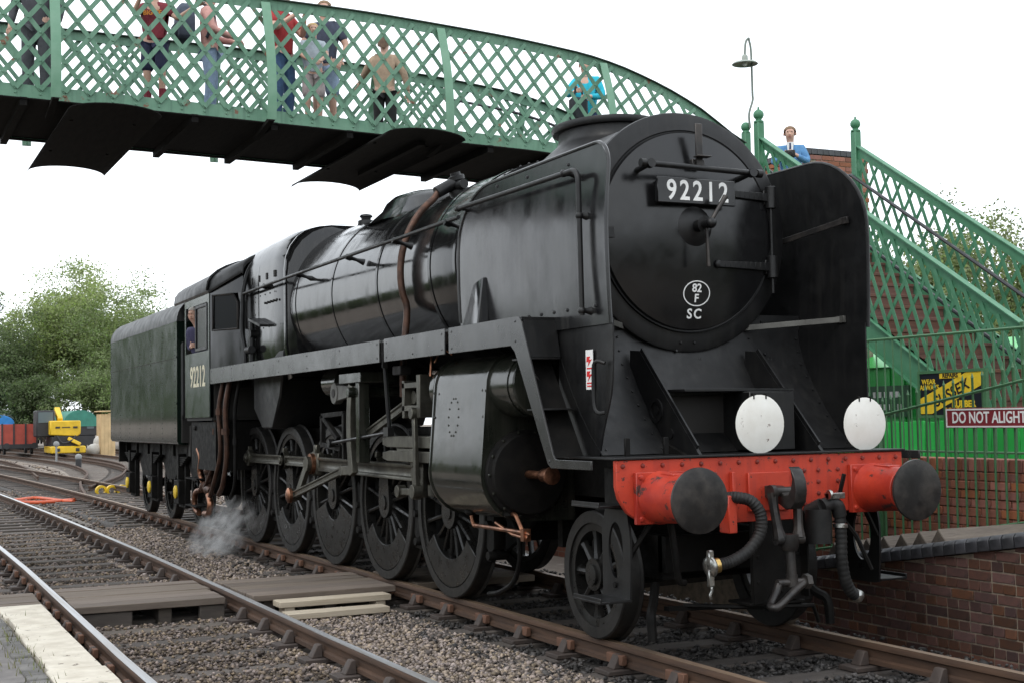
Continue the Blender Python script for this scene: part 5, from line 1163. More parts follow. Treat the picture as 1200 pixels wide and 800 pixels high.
for Y, s in ((YA,-1),(YB,1)):
    b = MB(); b.prism([(XS-.1,nose(XS-.1)+.12),(XE,nose(XE)+.12),(XE,max(1.02,nose(XE)-.24)),(XE-.6,nose(XE-.6)-.24),(XS-.1,nose(XS-.1)-.24)], 'y', Y-.008, Y+.008); bl = part('stair_stringer', b, m_sgreen, stw)
    b = MB(); b.bar((XS-.1,Y+s*.03,nose(XS-.1)-.24),(XE-.6,Y+s*.03,nose(XE-.6)-.24),.07,.012); b.bar((XS-.1,Y+s*.03,nose(XS-.1)+.12),(XE,Y+s*.03,nose(XE)+.12),.07,.012); part('stringer_angle', b, m_sgreen, bl)
    b = MB(); b.bar((XS,Y,nose(XS)+1.43),(XE,Y,nose(XE)+1.43),.10,.014); b.bar((XS,Y-s*.01,nose(XS)+1.36),(XE,Y-s*.01,nose(XE)+1.36),.012,.12); part('stair_rail', b, m_sgreen, bl)
    SP2, RN = .235, .62
    for dr in (1, -1):
        u = XS-RN-1.2
        while u < XE+RN+1.2:
            a, c = (u, u+RN) if dr > 0 else (u+RN, u)
            q = []
            for t in (0, 1): xx = a+(c-a)*t; q.append((xx, Y+dr*.011, nose(xx)+.10+1.23*t))
            # clip to the run of the stairs
            (xa, _, za), (xb, _, zb_) = q
            ta, tb_ = 0., 1.
            for lim, sg_ in ((XS, 1), (XE, -1)):
                da, db = (xa-lim)*sg_, (xb-lim)*sg_
                if da < 0 and db < 0: ta = 2
                elif da < 0: ta = max(ta, da/(da-db))
                elif db < 0: tb_ = min(tb_, da/(da-db))
            if ta < tb_-.02:
                A_, B_ = Vector(q[0]), Vector(q[1]); b = MB(); b.bar(A_.lerp(B_,ta), A_.lerp(B_,tb_), .008, .042, (0,1,0) if False else (1,0,.3)) if False else b.bar(A_.lerp(B_,ta), A_.lerp(B_,tb_), .052, .007, (0,1,0)); part('lattice_bar', b, m_sgreen, bl)
            u += SP2
    b = MB(); b.tube([(XS-.1,Y-s*.11,nose(XS)+.98),(XS,Y-s*.11,nose(XS)+.98),(XE,Y-s*.11,nose(XE)+.92)], .025, 8); part('handrail', b, m_hrail, bl)
    for xx, hgt in (((XS,1.62),(XE,1.55)) if s > 0 else ((XS,1.62),(XE,1.55))):
        b = MB(); b.box2(xx-.055,xx+.055,Y-.055,Y+.055,nose(xx)-.4,nose(xx)+hgt); nw = part('newel_post', b, m_sgreen, stw, bevel=.008)
        b = MB(); zz = nose(xx)+hgt; b.lathe([(0,.07),(.02,.07),(.03,.04),(.05,.045)],(xx,Y,zz),(0,0,1),14); b.sphere((xx,Y,zz+.11),.075,14); b.cyl((xx,Y,zz+.17),(xx,Y,zz+.22),.018,.012,8); part('finial', b, m_sgreen, nw)
# end post of the bridge parapet, beside the lamp
b = MB(); b.box2(XN-.05,XN+.05,Y1-.02,Y1+.08,3.8,5.55); nw = part('newel_post', b, m_sgreen, fbr, bevel=.008)
b = MB(); b.sphere((XN,Y1+.03,5.63),.07,14); b.lathe([(0,.06),(.03,.04)],(XN,Y1+.03,5.55),(0,0,1),12); part('finial', b, m_sgreen, nw)
# lamp
LX = -8.62; t_, s_, k_ = on(877,47,X=LX), on(873,76,X=LX), on(879,150,X=LX)
lm = thing('platform_lamp', 'thin swan-neck lamp with a round enamel shade rising from the bridge post', 'lamp', (LX, k_.y, 5.65))
kk = on(882,118,X=LX)
b = MB(); top = t_.z; b.tube(bez([(LX,k_.y,5.60),(LX,k_.y-.01,kk.z-.2),(LX,kk.y,kk.z),(LX,kk.y,kk.z+.12),(LX,kk.y-.005,s_.z+.18),(LX,kk.y-.03,top-.02),(LX,t_.y,top+.02),(LX,s_.y+.02,top-.05),(LX,s_.y,s_.z+.12)], 44), .016, 8); part('pole', b, mat('lamp_grey', (.16,.19,.16), rough=.5), lm)
b = MB(); b.lathe([(0,.03),(.03,.045),(.08,.045),(.085,.06),(.11,.16),(.135,.185),(.14,.18),(.115,.15),(.10,.03)],(LX,s_.y,s_.z+.14),(0,0,-1),28); part('shade', b, mat('lamp_shade', (.30,.33,.29), rough=.4), lm)
b = MB(); b.sphere((LX,s_.y,s_.z+.01),.035,10); part('bulb', b, mat('bulb_glass', (.8,.8,.78), rough=.2), lm)
# brick pier behind the landing
pr = thing('brick_pier', 'red brick pier with blue brick top behind the stair landing', 'pier', (-10, 8.1, 1.0))
b = MB(); b.box2(-10.9,-9.506,7.506,8.6,1.0,5.50); part('core', b, m_mortar, pr)
bpx = MB(); bpx.box2(0,.012+.09,-.107,.107,0,.066); mpx = mesh_of('brick', bpx, m_brickr, bevel=.003)
bpy_ = MB(); bpy_.box2(-.107,.107,-.102,0,0,.066); mpy = mesh_of('brick', bpy_, m_brickr, bevel=.003)
bcx = MB(); bcx.box2(-.06,.10,-.107,.107,0,.09); mcx = mesh_of('coping_brick', bcx, m_blue, bevel=.004)
for r_ in range(16):
    z = 5.44-.076*r_-.01
    for k in range(5):
        y = 7.60+.226*k+(.113 if r_ % 2 else 0)
        if y < 8.55: link('brick', mpx, pr, (-9.596+.0+10, y-8.1, z-1.0))
    for k in range(6):
        x = -9.63-.226*k-(.113 if r_ % 2 else 0); link('brick', mpy, pr, (x+10, 7.512-8.1, z-1.0))
for k in range(11): link('coping_brick', mcx, pr, (-9.6+10+.005, 7.46+.112*k-8.1+.0, 5.512-1.0)).scale = (1,.5,1)
for k in range(11): o = link('coping_brick', mcx, pr, (-9.72-.112*k+10, 7.50-8.1, 5.513-1.0)); o.rotation_euler = (0,0,R(-90)); o.scale = (1,.5,1)
b = MB(); b.box2(-10.85,-9.62,7.6,8.6,5.502,5.59); part('pier_cap', b, m_blue, pr)
# ================================================================== PEOPLE
def cloth(name, c, rough=.85): return mat('cloth_'+name, c, tuple(x*.72 for x in c), rough, scale=14, bump=.01, bscale=30)
m_skin = mat('skin', (.60,.37,.28), (.54,.32,.235), .5, scale=20)
def skinned(name, V, E, root, mtl, org, sub=2):
    keys = list(V); idx = {k: i for i, k in enumerate(keys)}
    me = bpy.data.meshes.new(name); me.from_pydata([V[k][0] for k in keys], [(idx[a], idx[c]) for a, c in E], [])
    o = bpy.data.objects.new(name, me); COL.objects.link(o)
    o.modifiers.new('s', 'SKIN').use_smooth_shade = True
    sv = me.skin_vertices[0].data
    for k in keys:
        r = V[k][1]; sv[idx[k]].radius = (r, r) if not isinstance(r, tuple) else r; sv[idx[k]].use_root = (k == root)
    sm = o.modifiers.new('u', 'SUBSURF'); sm.levels = sub; sm.render_levels = sub
    dg = bpy.context.evaluated_depsgraph_get(); ev = bpy.data.meshes.new_from_object(o.evaluated_get(dg))
    bpy.data.objects.remove(o); bpy.data.meshes.remove(me)
    for p in ev.polygons: p.use_smooth = True
    ev.materials.clear(); ev.materials.append(mtl); ev.name = name; return ev
def person(label, loc, H, rz, top, legs, hair, arms=None, sleeve='long', trouser='long', hairlen=0, skirtlen=0, lean=0, socks=None, seated=False, shoes=None, hat=None, jacket=0):
    k = H/1.75; P = thing('person', label, 'person', loc); P.rotation_euler = (0, 0, rz)
    def S(x, y, z): return (x*k, (y+lean*max(0, z-.95))*k, z*k)
    arms = arms or {}
    eR, wR = arms.get('R', ((.27,-.02,1.15), (.27,.10,.92))); eL, wL = arms.get('L', ((-.27,-.02,1.15), (-.27,.10,.92)))
    V = {'pel': (S(0,0,.96),(.15*k,.105*k)), 'wst': (S(0,0,1.10),(.135*k,.095*k)), 'cst': (S(0,-.01,1.30),(.155*k,.11*k)), 'nkb': (S(0,-.015,1.45),.07*k), 'nck': (S(0,.0,1.53),.052*k), 'hd0': (S(0,.018,1.60),(.070*k,.082*k)), 'hd1': (S(0,.01,1.68),(.078*k,.095*k)), 'hd2': (S(0,.0,1.745),.05*k),
         'nos': (S(0,.115,1.63),.012*k)}
    E = [('pel','wst'),('wst','cst'),('cst','nkb'),('nkb','nck'),('nck','hd0'),('hd0','hd1'),('hd1','hd2'),('hd0','nos')]
    for s, n, e, w in ((1,'R',eR,wR),(-1,'L',eL,wL)):
        V['sh'+n] = (S(s*.175,-.01,1.41),.062*k); V['el'+n] = (S(*e),.043*k); V['wr'+n] = (S(*w),.029*k)
        d = (Vector(S(*w))-Vector(S(*e))).normalized(); pm = Vector(S(*w))+d*.06*k; V['pa'+n] = (tuple(pm),(.032*k,.02*k))
        E += [('cst','sh'+n),('sh'+n,'el'+n),('el'+n,'wr'+n),('wr'+n,'pa'+n)]
        side = d.orthogonal().normalized() if abs(d.x) > .9 else d.cross(Vector((0,1,0))).normalized(); curl = d.cross(side)
        for q, (a, l) in enumerate(((-.027,.066),(-.009,.078),(.009,.074),(.027,.058))):
            b0 = pm+d*.03*k+side*a*k; b1 = b0+d*l*.55*k+curl*.012*k; b2 = b1+d*l*.35*k+curl*.03*k
            V[f'f{q}{n}'] = (tuple(b0),.010*k); V[f'g{q}{n}'] = (tuple(b1),.009*k); V[f'h{q}{n}'] = (tuple(b2),.008*k); E += [('pa'+n,f'f{q}{n}'),(f'f{q}{n}',f'g{q}{n}'),(f'g{q}{n}',f'h{q}{n}')]
        t0 = pm-d*.02*k+side*-.04*k; t1 = t0+d*.045*k-side*.02*k; V['t0'+n] = (tuple(t0),.012*k); V['t1'+n] = (tuple(t1),.010*k); E += [('pa'+n,'t0'+n),('t0'+n,'t1'+n)]
        V['hp'+n] = (S(s*.085,0,.90),.088*k); V['kn'+n] = (S(s*.10,.025,.50),.055*k); V['an'+n] = (S(s*.10,-.02,.10),.038*k); V['to'+n] = (S(s*.115,.13,.04),.034*k)
        E += [('pel','hp'+n),('hp'+n,'kn'+n),('kn'+n,'an'+n),('an'+n,'to'+n)]
    link('body', skinned('body', V, E, 'pel', m_skin, None), P)
    g = 1.16
    T = {'pel': (S(0,0,.93-jacket),(.165*k*(1+jacket),.125*k)), 'wst': (S(0,0,1.10),(.155*k,.115*k)), 'cst': (S(0,-.01,1.30),(.186*k,.148*k)), 'nkb': (S(0,-.015,1.465),.092*k)}
    TE = [('pel','wst'),('wst','cst'),('cst','nkb')]
    for n, e, w in (('R',eR,wR),('L',eL,wL)):
        T['sh'+n] = (V['sh'+n][0],.082*k); TE.append(('cst','sh'+n))
        ev = Vector(V['el'+n][0]); shv = Vector(V['sh'+n][0]); wv = Vector(V['wr'+n][0])
        if sleeve == 'long': T['el'+n] = (tuple(ev),.056*k); T['wr'+n] = (tuple(wv),.041*k); TE += [('sh'+n,'el'+n),('el'+n,'wr'+n)]
        else: T['el'+n] = (tuple(shv.lerp(ev,.75)),.060*k); TE.append(('sh'+n,'el'+n))
    if not seated or True: link('shirt' if not jacket else 'jacket', skinned('shirt', T, TE, 'wst', top, None), P)
    L_ = {'pel': (S(0,0,.99),(.155*k,.115*k))}; LE = []
    for s, n in ((1,'R'),(-1,'L')):
        L_['hp'+n] = (V['hp'+n][0],.104*k); L_['kn'+n] = (V['kn'+n][0],.074*k if trouser == 'long' else .10*k); LE += [('pel','hp'+n),('hp'+n,'kn'+n)]
        if trouser == 'long': L_['an'+n] = (S(s*.10,-.02,.09),.064*k); LE.append(('kn'+n,'an'+n))
    link('trousers' if trouser == 'long' else 'shorts', skinned('trousers', L_, LE, 'pel', legs, None), P)
    for s, n in ((1,'R'),(-1,'L')):
        b = MB(); b.sphere(S(s*.112,.06,.045), .055*k, 10, (.85,2.1,.85)); me = mesh_of('shoe', b, shoes or m_dark); link('shoe', me, P)
        if socks: b = MB(); b.tube([S(s*.10,-.02,.08),S(s*.10,.0,.3)], .052*k, 8); link('sock', mesh_of('sock', b, socks), P)
        b = MB(); b.sphere(S(s*.032,.098,1.662), .008*k, 8); link('eye', mesh_of('eye', b, m_dark), P)
        b = MB(); b.sphere(S(s*.088,.0,1.64), .028*k, 8, (.4,.8,1)); link('ear', mesh_of('ear', b, m_skin), P)
    b = MB(); b.box(S(0,.104,1.585),(.045*k,.012*k,.010*k)); link('mouth', mesh_of('mouth', b, mat('lip', (.36,.13,.10), rough=.5), bevel=.003), P)
    b = MB(); c = S(0,-.018,1.685); n = 16
    q = []
    for i in range(7):
        for j in range(n):
            th = 2*math.pi*j/n; back = .5-.5*math.sin(th); ph = math.pi*.5*i/6*(.80+.42*back); rr = 1.0+.03*math.sin(j*5+i*3)
            dz = -.0 if i < 6 else -.045*back*k-hairlen*back*k
            q.append((c[0]+.095*k*rr*math.sin(ph)*math.cos(th), c[1]+.112*k*rr*math.sin(ph)*math.sin(th)-.004*k, c[2]+.080*k*math.cos(ph)*rr+dz))
    f = [(i*n+j, i*n+(j+1)%n, (i+1)*n+(j+1)%n, (i+1)*n+j) for i in range(6) for j in range(n)]
    b.add(q, f); hm = mesh_of('hair', b, hat or hair); link('cap' if hat else 'hair', hm, P)
    return P
dk = lambda y: zbot(y)+.10
C_ = cloth
hb = mat('hair_brown', (.09,.05,.03), (.14,.085,.05), .7, scale=30); hg = mat('hair_grey', (.38,.35,.31), (.28,.25,.22), .7, scale=30); hbl = mat('hair_blonde', (.50,.36,.18), (.40,.27,.12), .7, scale=30); hs = mat('hair_sandy', (.24,.15,.08), (.17,.10,.055), .7, scale=30)
FC = R(-90-25)   # faces the camera
person('person in dark grey coat and trousers on the footbridge beside a curved post', (-9.45,-3.72,dk(-3.72)), 1.78, FC, C_('charcoal',(.06,.06,.07)), C_('slate',(.075,.08,.09)), hb, jacket=.25)
kid = person('young person in burgundy top with orange lettering and navy shorts on the footbridge', (-9.15,-2.42,dk(-2.42)), 1.55, FC, C_('burgundy',(.22,.025,.04)), C_('navy',(.025,.03,.075)), hb, {'R': ((.24,.16,1.28),(.14,.24,1.46)), 'L': ((-.33,.10,1.22),(-.56,.14,1.36))}, 'short', 'short', socks=C_('redsock',(.25,.03,.05)))
tm = text_mb('BIG TE', .075, Matrix.Translation((0,.125*.886+.006,1.30*.886)) @ Matrix.Rotation(math.pi,4,'Z') @ Matrix.Rotation(R(90),4,'X'), .002, .002)
link('lettering', mesh_of('lettering', tm, mat('orange_print', (.75,.28,.02), rough=.6), smooth=False), kid)
person('person in pink top and pale blue jeans on the footbridge, side on', (-9.6,-1.66,dk(-1.66)), 1.72, R(-20), C_('pink',(.62,.33,.29)), C_('paledenim',(.30,.40,.56)), hs, {'R': ((.25,.06,1.16),(.18,.30,1.08)), 'L': ((-.25,.06,1.16),(-.15,.30,1.10))})
b = MB(); bpX, bpY, bpZ = -9.55, -1.98, dk(-1.9)+1.0
b.loft([[(bpX+.15*c*w, bpY+.10*s_*w, bpZ+h) for c, s_ in ((-1,-1),(0,-1.2),(1,-1),(1.1,0),(1,1),(0,1.1),(-1,1),(-1.1,0))] for h, w in ((0,.8),(.04,1),(.28,1),(.40,.85),(.46,.5))]); bp = solo('backpack', b, C_('bagblue',(.07,.085,.12)), 'dark grey backpack worn by the person in pink on the footbridge', 'backpack', bevel=.01)
b = MB(); b.box2(bpX-.10,bpX+.10,bpY-.15,bpY-.10,bpZ+.03,bpZ+.2); part('pocket', b, C_('bagdark',(.03,.035,.05)), bp, bevel=.02)
b = MB(); b.tube(bez([(bpX+.08,bpY+.08,bpZ+.42),(bpX+.10,bpY+.22,bpZ+.46),(bpX+.12,bpY+.34,bpZ+.3),(bpX+.1,bpY+.25,bpZ+.05)],14),.02,6); part('strap', b, C_('bagstrap',(.03,.035,.05)), bp)
person('person in dark red top and blue jeans on the footbridge beside a curved post', (-9.5,-.76,dk(-.76)), 1.80, R(-60), C_('red',(.36,.028,.03)), C_('denim',(.06,.12,.24)), hb, {'R': ((.24,.12,1.2),(.10,.30,1.36)), 'L': ((-.24,.12,1.2),(-.08,.30,1.36))}, 'short')
person('man in navy top, pale denim shorts and sunglasses on the footbridge', (-9.75,-.12,dk(-.12)), 1.82, FC, C_('navytop',(.05,.06,.095)), C_('shorts',(.33,.43,.58)), hs, {'R': ((.27,.05,1.18),(.18,.26,1.04)), 'L': ((-.28,.0,1.16),(-.22,.16,.96))}, 'short', 'short')
b = MB(); 
person('blonde child in pale top standing close to the man in navy on the footbridge', (-9.35,-.40,dk(-.4)), 1.38, R(-100), C_('palegrey',(.46,.52,.58)), C_('palepink',(.50,.42,.42)), hbl, {'R': ((.2,.1,1.2),(.12,.25,1.1)), 'L': ((-.2,.1,1.2),(-.1,.25,1.1))}, 'short', 'short', hairlen=.06)
person('woman in beige jacket and black trousers on the footbridge with her back turned', (-10.35,.93,dk(.93)), 1.64, R(60), C_('beige',(.40,.29,.20)), C_('blacktrouser',(.018,.017,.018)), hb, {'R': ((.30,-.02,1.18),(.34,.02,.92)), 'L': ((-.32,.10,1.22),(-.42,.30,1.14))}, jacket=.12, hairlen=.05)
person('person in bright turquoise jacket and grey cap near the end of the footbridge', (-9.8,3.78,dk(3.78)), 1.74, R(-130), C_('turquoise',(.02,.48,.62)), C_('bluejean',(.07,.11,.24)), hg, {'R': ((.24,.14,1.2),(.10,.30,1.2)), 'L': ((-.26,.05,1.16),(-.12,.28,1.12))}, hat=C_('capgrey',(.30,.30,.31)), jacket=.06)
b = MB(); b.box((-9.55,3.52,dk(3.78)+.92),(.16,.26,.34)); bg = solo('shoulder_bag', b, C_('bagblack',(.02,.025,.03)), 'black shoulder bag beside the person in turquoise', 'bag', bevel=.04)
b = MB(); b.tube(bez([(-9.55,3.45,dk(3.78)+1.08),(-9.6,3.55,dk(3.78)+1.4),(-9.58,3.62,dk(3.78)+1.09)],10),.014,6); part('strap', b, C_('bagblack2',(.02,.025,.03)), bg)
pm_ = on(926,168,X=-8.75)
mp_ = person('man in blue jacket and white shirt looking down at a camera on the stairs', (-8.75,pm_.y,ZL), 1.70, R(-90-38), C_('blue',(.11,.28,.52)), C_('greytrouser',(.10,.10,.11)), hs, {'R': ((.25,.06,1.20),(.09,.26,1.27)), 'L': ((-.25,.06,1.20),(-.09,.26,1.27))}, lean=.03)
b = MB(); b.prism([(-.05,1.46),(.05,1.46),(.035,1.30),(0,1.24),(-.035,1.30)],'y',.105,.112); link('shirt_front', mesh_of('shirt_front', b, m_wpaint), mp_)
b = MB(); b.prism([(-.012,1.45),(.012,1.45),(.016,1.3),(0,1.25),(-.016,1.3)],'y',.1125,.116); link('tie', mesh_of('tie', b, C_('tie',(.06,.07,.14))), mp_)
rzm = R(-90-38); cx_, cy_ = (-math.sin(rzm)*.33, math.cos(rzm)*.33); cz_ = ZL+1.25
b = MB(); b.box((-8.75+cx_,pm_.y+cy_,cz_),(.14,.08,.10), Matrix.Rotation(rzm,3,'Z')); b.cyl((-8.75+cx_*1.1,pm_.y+cy_*1.1,cz_),(-8.75+cx_*1.42,pm_.y+cy_*1.42,cz_-.02),.038,n=14); solo('camera_body', b, m_dark, 'black camera held by the man in blue on the stairs', 'camera', bevel=.01)
pd_ = on(221,372,Y=-1.42)
person('driver with grey hair and purple jacket leaning out of the locomotive cab', (pd_.x-.20,-1.12,pd_.z-1.58), 1.72, R(-140), C_('purple',(.065,.06,.13)), C_('overall',(.03,.035,.06)), hg, {'R': ((.22,-.02,1.18),(.12,.10,1.20)), 'L': ((-.22,-.02,1.18),(-.10,.10,1.20))}, lean=.40)
# ================================================================== TREES
m_bark = mat('bark', (.10,.075,.055), (.06,.045,.035), .9, scale=6, stretch=(3,3,.6), bump=.03)
def leafmat(name, c, c2):
    m = mat(name, c, c2, .6, scale=.35, island=.45, lo=.3, hi=.7); t = m.node_tree; p = [n for n in t.nodes if n.type == 'BSDF_PRINCIPLED'][0]; o = [n for n in t.nodes if n.type == 'OUTPUT_MATERIAL'][0]
    tr = t.nodes.new('ShaderNodeBsdfTranslucent'); mx_ = t.nodes.new('ShaderNodeMixShader'); mx_.inputs[0].default_value = .45
    src = p.inputs['Base Color'].links[0].from_socket; t.links.new(src, tr.inputs[0]); t.links.new(p.outputs[0], mx_.inputs[1]); t.links.new(tr.outputs[0], mx_.inputs[2]); t.links.new(mx_.outputs[0], o.inputs[0]); return m
ml1 = leafmat('leaf_light', (.30,.37,.12), (.21,.28,.085)); ml2 = leafmat('leaf_dark', (.09,.13,.045), (.12,.17,.06)); ml4 = leafmat('leaf_sky', (.20,.25,.09), (.15,.20,.06)); ml3 = leafmat('leaf_mid', (.19,.25,.085), (.14,.20,.065))
def tree(label, base, H, W, seed, nl, ls, lm_, group=None, bottom=.18, clump=26, squash=1.0):
    rs = np.random.default_rng(seed); rr = random.Random(seed); T = thing('tree', label, 'tree', base, group)
    b = MB(); tips = []
    def grow(p, d, L_, r, lev):
        n = 4; pts = [p]; q = p.copy(); dd = d.copy()
        for i in range(n):
            dd = (dd+Vector((rr.gauss(0,.13),rr.gauss(0,.13),rr.gauss(.04,.08)))).normalized(); q = q+dd*L_/n; pts.append(q.copy())
        b.tube(pts, [r*(1-.55*i/n) for i in range(n+1)], 6)
        if lev >= 2: tips.extend([pts[-1], pts[-2], pts[2]])
        if lev < 3:
            for k in range(5 if lev == 0 else 4):
                t = pts[rr.randint(1 if lev else 2, n)]; a = rr.uniform(0,6.28); e = rr.uniform(.15,.9) if lev else rr.uniform(.35,1.1)
                nd = (Vector((math.cos(a)*math.cos(e),math.sin(a)*math.cos(e),math.sin(e)))+dd*.45).normalized(); grow(t, nd, L_*rr.uniform(.55,.75), r*.45, lev+1)
    base = Vector(base)
    grow(base, Vector((0,0,1)), H*.40, H*.022, 0)
    part('trunk', b, m_bark, T)
    tp = np.array([tuple(t) for t in tips]); c0 = np.array((base.x,base.y,base.z+H*.58))
    # extra clump centres spread through an uneven crown volume
    ex = []
    while len(ex) < clump*4:
        v = rs.normal(0,1,3); v /= np.linalg.norm(v); r = rs.random()**.4; lump = 1+.22*math.sin(v[0]*5+seed)+.18*math.sin(v[1]*6+v[2]*4+seed*2)
        p = c0+v*np.array((W/2,W/2,H*.42*squash))*r*lump
        if p[2] > base.z+H*bottom: ex.append(p)
    ctr = np.concatenate([tp, np.array(ex)]); ctr = ctr[ctr[:,2] > base.z+H*bottom]
    rad = rs.uniform(.05,.105,len(ctr))*H
    k = rs.integers(0,len(ctr),nl); off = rs.normal(0,.5,(nl,3))*rad[k][:,None]*np.array((1.1,1.1,.65)); c = ctr[k]+off
    a = rs.uniform(0,6.28,nl); e = rs.uniform(-1.1,1.1,nl); d = np.stack([np.cos(a)*np.cos(e),np.sin(a)*np.cos(e),np.sin(e)],1); u = np.cross(d, rs.normal(0,1,(nl,3))); u /= np.linalg.norm(u,axis=1)[:,None]
    s = (ls*rs.uniform(.6,1.3,nl))[:,None]; v0 = c-d*s; v1 = c+u*s*.5; v2 = c+d*s; v3 = c-u*s*.5
    W4 = (np.stack([v0,v1,v2,v3],1)-np.array(tuple(base))).reshape(-1,3)
    me = bpy.data.meshes.new('crown'); me.vertices.add(nl*4); me.vertices.foreach_set('co', W4.reshape(-1).astype(np.float32)); me.loops.add(nl*4); me.loops.foreach_set('vertex_index', np.arange(nl*4,dtype=np.int32)); me.polygons.add(nl); me.polygons.foreach_set('loop_start', np.arange(0,nl*4,4,dtype=np.int32)); me.update(); me.validate(); me.materials.append(lm_)
    link('crown', me, T); return T
def gp(u, X): p = on(u, 505, X=X); return (p.x, p.y, -.3)
GT = 'trees behind the yard'
tree('tall pale green tree with an airy crown rising behind the yellow crane', gp(92,-112), 16.0, 13.0, 3, 85000, .125, ml1, GT, .10, 40)
tree('broad mid green tree beside the dark tender', gp(150,-104), 12.5, 11, 8, 50000, .105, ml3, GT, .05, 40)
tree('rounded light green tree leaning towards the dark one behind the red wagon', gp(30,-116), 12.5, 11, 5, 50000, .125, ml1, GT, .05, 40)
tree('dark green tree behind the blue tarpaulin', gp(-12,-108), 12.0, 10, 12, 45000, .105, ml2, GT, .04, 40)
tree('low dense shrubby tree behind the wooden hut', gp(118,-98), 7.0, 9, 17, 26000, .10, ml3, GT, .0, 30)
tree('low dark bushy tree behind the red wagon', gp(55,-100), 6.5, 11, 19, 28000, .10, ml2, GT, .0, 30)
GR = 'trees behind the stairs'
def gy(u, d): r_ = ray(u, 500); p = CAM+r_*d; return (p.x, p.y, 1.0)
tree('loose leafy tree standing behind the stair balustrade', gy(1128,38), 6.4, 7.0, 23, 26000, .06, ml4, GR, .05, 34)
tree('thin leafy tree behind the lower end of the stairs', gy(1215,34), 5.6, 5.6, 29, 20000, .058, ml4, GR, .05, 20)
tree('small bushy tree low behind the upper stairs', gy(1045,46), 5.4, 6.0, 31, 10000, .08, ml4, GR, .0, 20)
# unseen belt of trees, added outside the frame for the black paint to mirror
def reflection_trees(name, spots, nl, ls, m):
    rs = np.random.default_rng(5); cc = []
    for (x, y, h, w_) in spots:
        for _ in range(40):
            v = rs.normal(0,1,3); v /= np.linalg.norm(v); cc.append((x+v[0]*w_*.5*rs.random()**.4, y+v[1]*w_*.5*rs.random()**.4, max(.2, h*.52+v[2]*h*.48*rs.random()**.4)))
    cc = np.array(cc); k = rs.integers(0,len(cc),nl); c = cc[k]+rs.normal(0,.75,(nl,3)); c[:,2] = np.maximum(c[:,2],-.2)
    a = rs.uniform(0,6.28,nl); e = rs.uniform(-1.1,1.1,nl); d = np.stack([np.cos(a)*np.cos(e),np.sin(a)*np.cos(e),np.sin(e)],1); u = np.cross(d, rs.normal(0,1,(nl,3))); u /= np.linalg.norm(u,axis=1)[:,None]
    s = (ls*rs.uniform(.6,1.3,nl))[:,None]; W4 = np.stack([c-d*s,c+u*s*.6,c+d*s,c-u*s*.6],1).reshape(-1,3)
    me = bpy.data.meshes.new(name); me.vertices.add(nl*4); me.vertices.foreach_set('co', W4.reshape(-1).astype(np.float32)); me.loops.add(nl*4); me.loops.foreach_set('vertex_index', np.arange(nl*4,dtype=np.int32)); me.polygons.add(nl); me.polygons.foreach_set('loop_start', np.arange(0,nl*4,4,dtype=np.int32)); me.update(); me.validate(); me.materials.append(m)
    o = link(name, me); o['kind'] = 'stuff'; o['label'] = 'unseen trees added for the black paint to reflect'
rw = random.Random(4)
reflection_trees('reflection_trees', [(x, -19+rw.uniform(-2,2), rw.uniform(12,16) if x < -92 else rw.uniform(1.8,3.0), 9 if x < -92 else 4.5) for x in range(-170,40,5)]+[(rw.uniform(12,46), y, rw.uniform(5,7), 8) for y in range(12,52,4)]+[(44+rw.uniform(-3,3), y, rw.uniform(4,7), 8) for y in range(-20,12,6)], 80000, .36, ml2)
# ================================================================== YARD
def yb(u, v, Z=-.1): p = on(u, v, Z=Z); return p
def C2(n, c, r=.6, **k): return mat(n, c, tuple(x*.75 for x in c), r, scale=2, **k)
m_wred = C2('wagon_red', (.42,.07,.045)); m_wblk = C2('wagon_black', (.03,.03,.032)); m_yel = C2('crane_yellow', (.78,.50,.02), .45); m_tarpb = C2('tarp_blue', (.03,.24,.62)); m_tarpg = C2('tarp_green', (.04,.22,.16)); m_cgrn = C2('coach_green', (.03,.12,.07)); m_croof = C2('coach_roof', (.28,.29,.29)); m_pine = C2('pine_board', (.62,.45,.24), .7); m_gls = mat('yard_glass', (.12,.15,.16), rough=.1)
def wheels(par, x0, y, half, r=.46):
    for xx in x0:
        for s in (-1, 1): b = MB(); b.lathe([(0,r),(.13,r)],(xx,y+s*.75-.065,r-.06),(0,1,0),20); part('wheel', b, m_wblk, par)
# red open wagon, seen end on
p = yb(23,533); x, y = p.x, p.y
w = thing('goods_wagon', 'red open goods wagon with black iron corner straps in the yard', 'wagon', (x-2.5,y,-.3))
for k in range(3): b = MB(); b.box2(x-.06,x,y-.95+.64*k,y-.95+.64*k+.615,.55,1.70); part('end_plank', b, m_wred, w)
for s in (-1,1): b = MB(); b.box2(x-5,x-.06,y+s*.96-.04,y+s*.96+.04,.55,1.70); part('side', b, m_wred, w)
for yy in (y-1.0,y-.36,y+.28,y+.90): b = MB(); b.box2(x,x+.06,yy,yy+.09,.5,1.74); part('iron_strap', b, m_wblk, w)
b = MB(); b.box2(x-5,x+.05,y-1.0,y+1.0,.30,.55); part('underframe', b, m_wblk, w); wheels(w,(x-.9,x-4),y,1,.3)
for s in (-.75,.75): b = MB(); b.cyl((x+.05,y+s,.45),(x+.5,y+s,.45),.08,n=10); b.cyl((x+.5,y+s,.45),(x+.54,y+s,.45),.18,n=16); part('buffer', b, m_wblk, w)
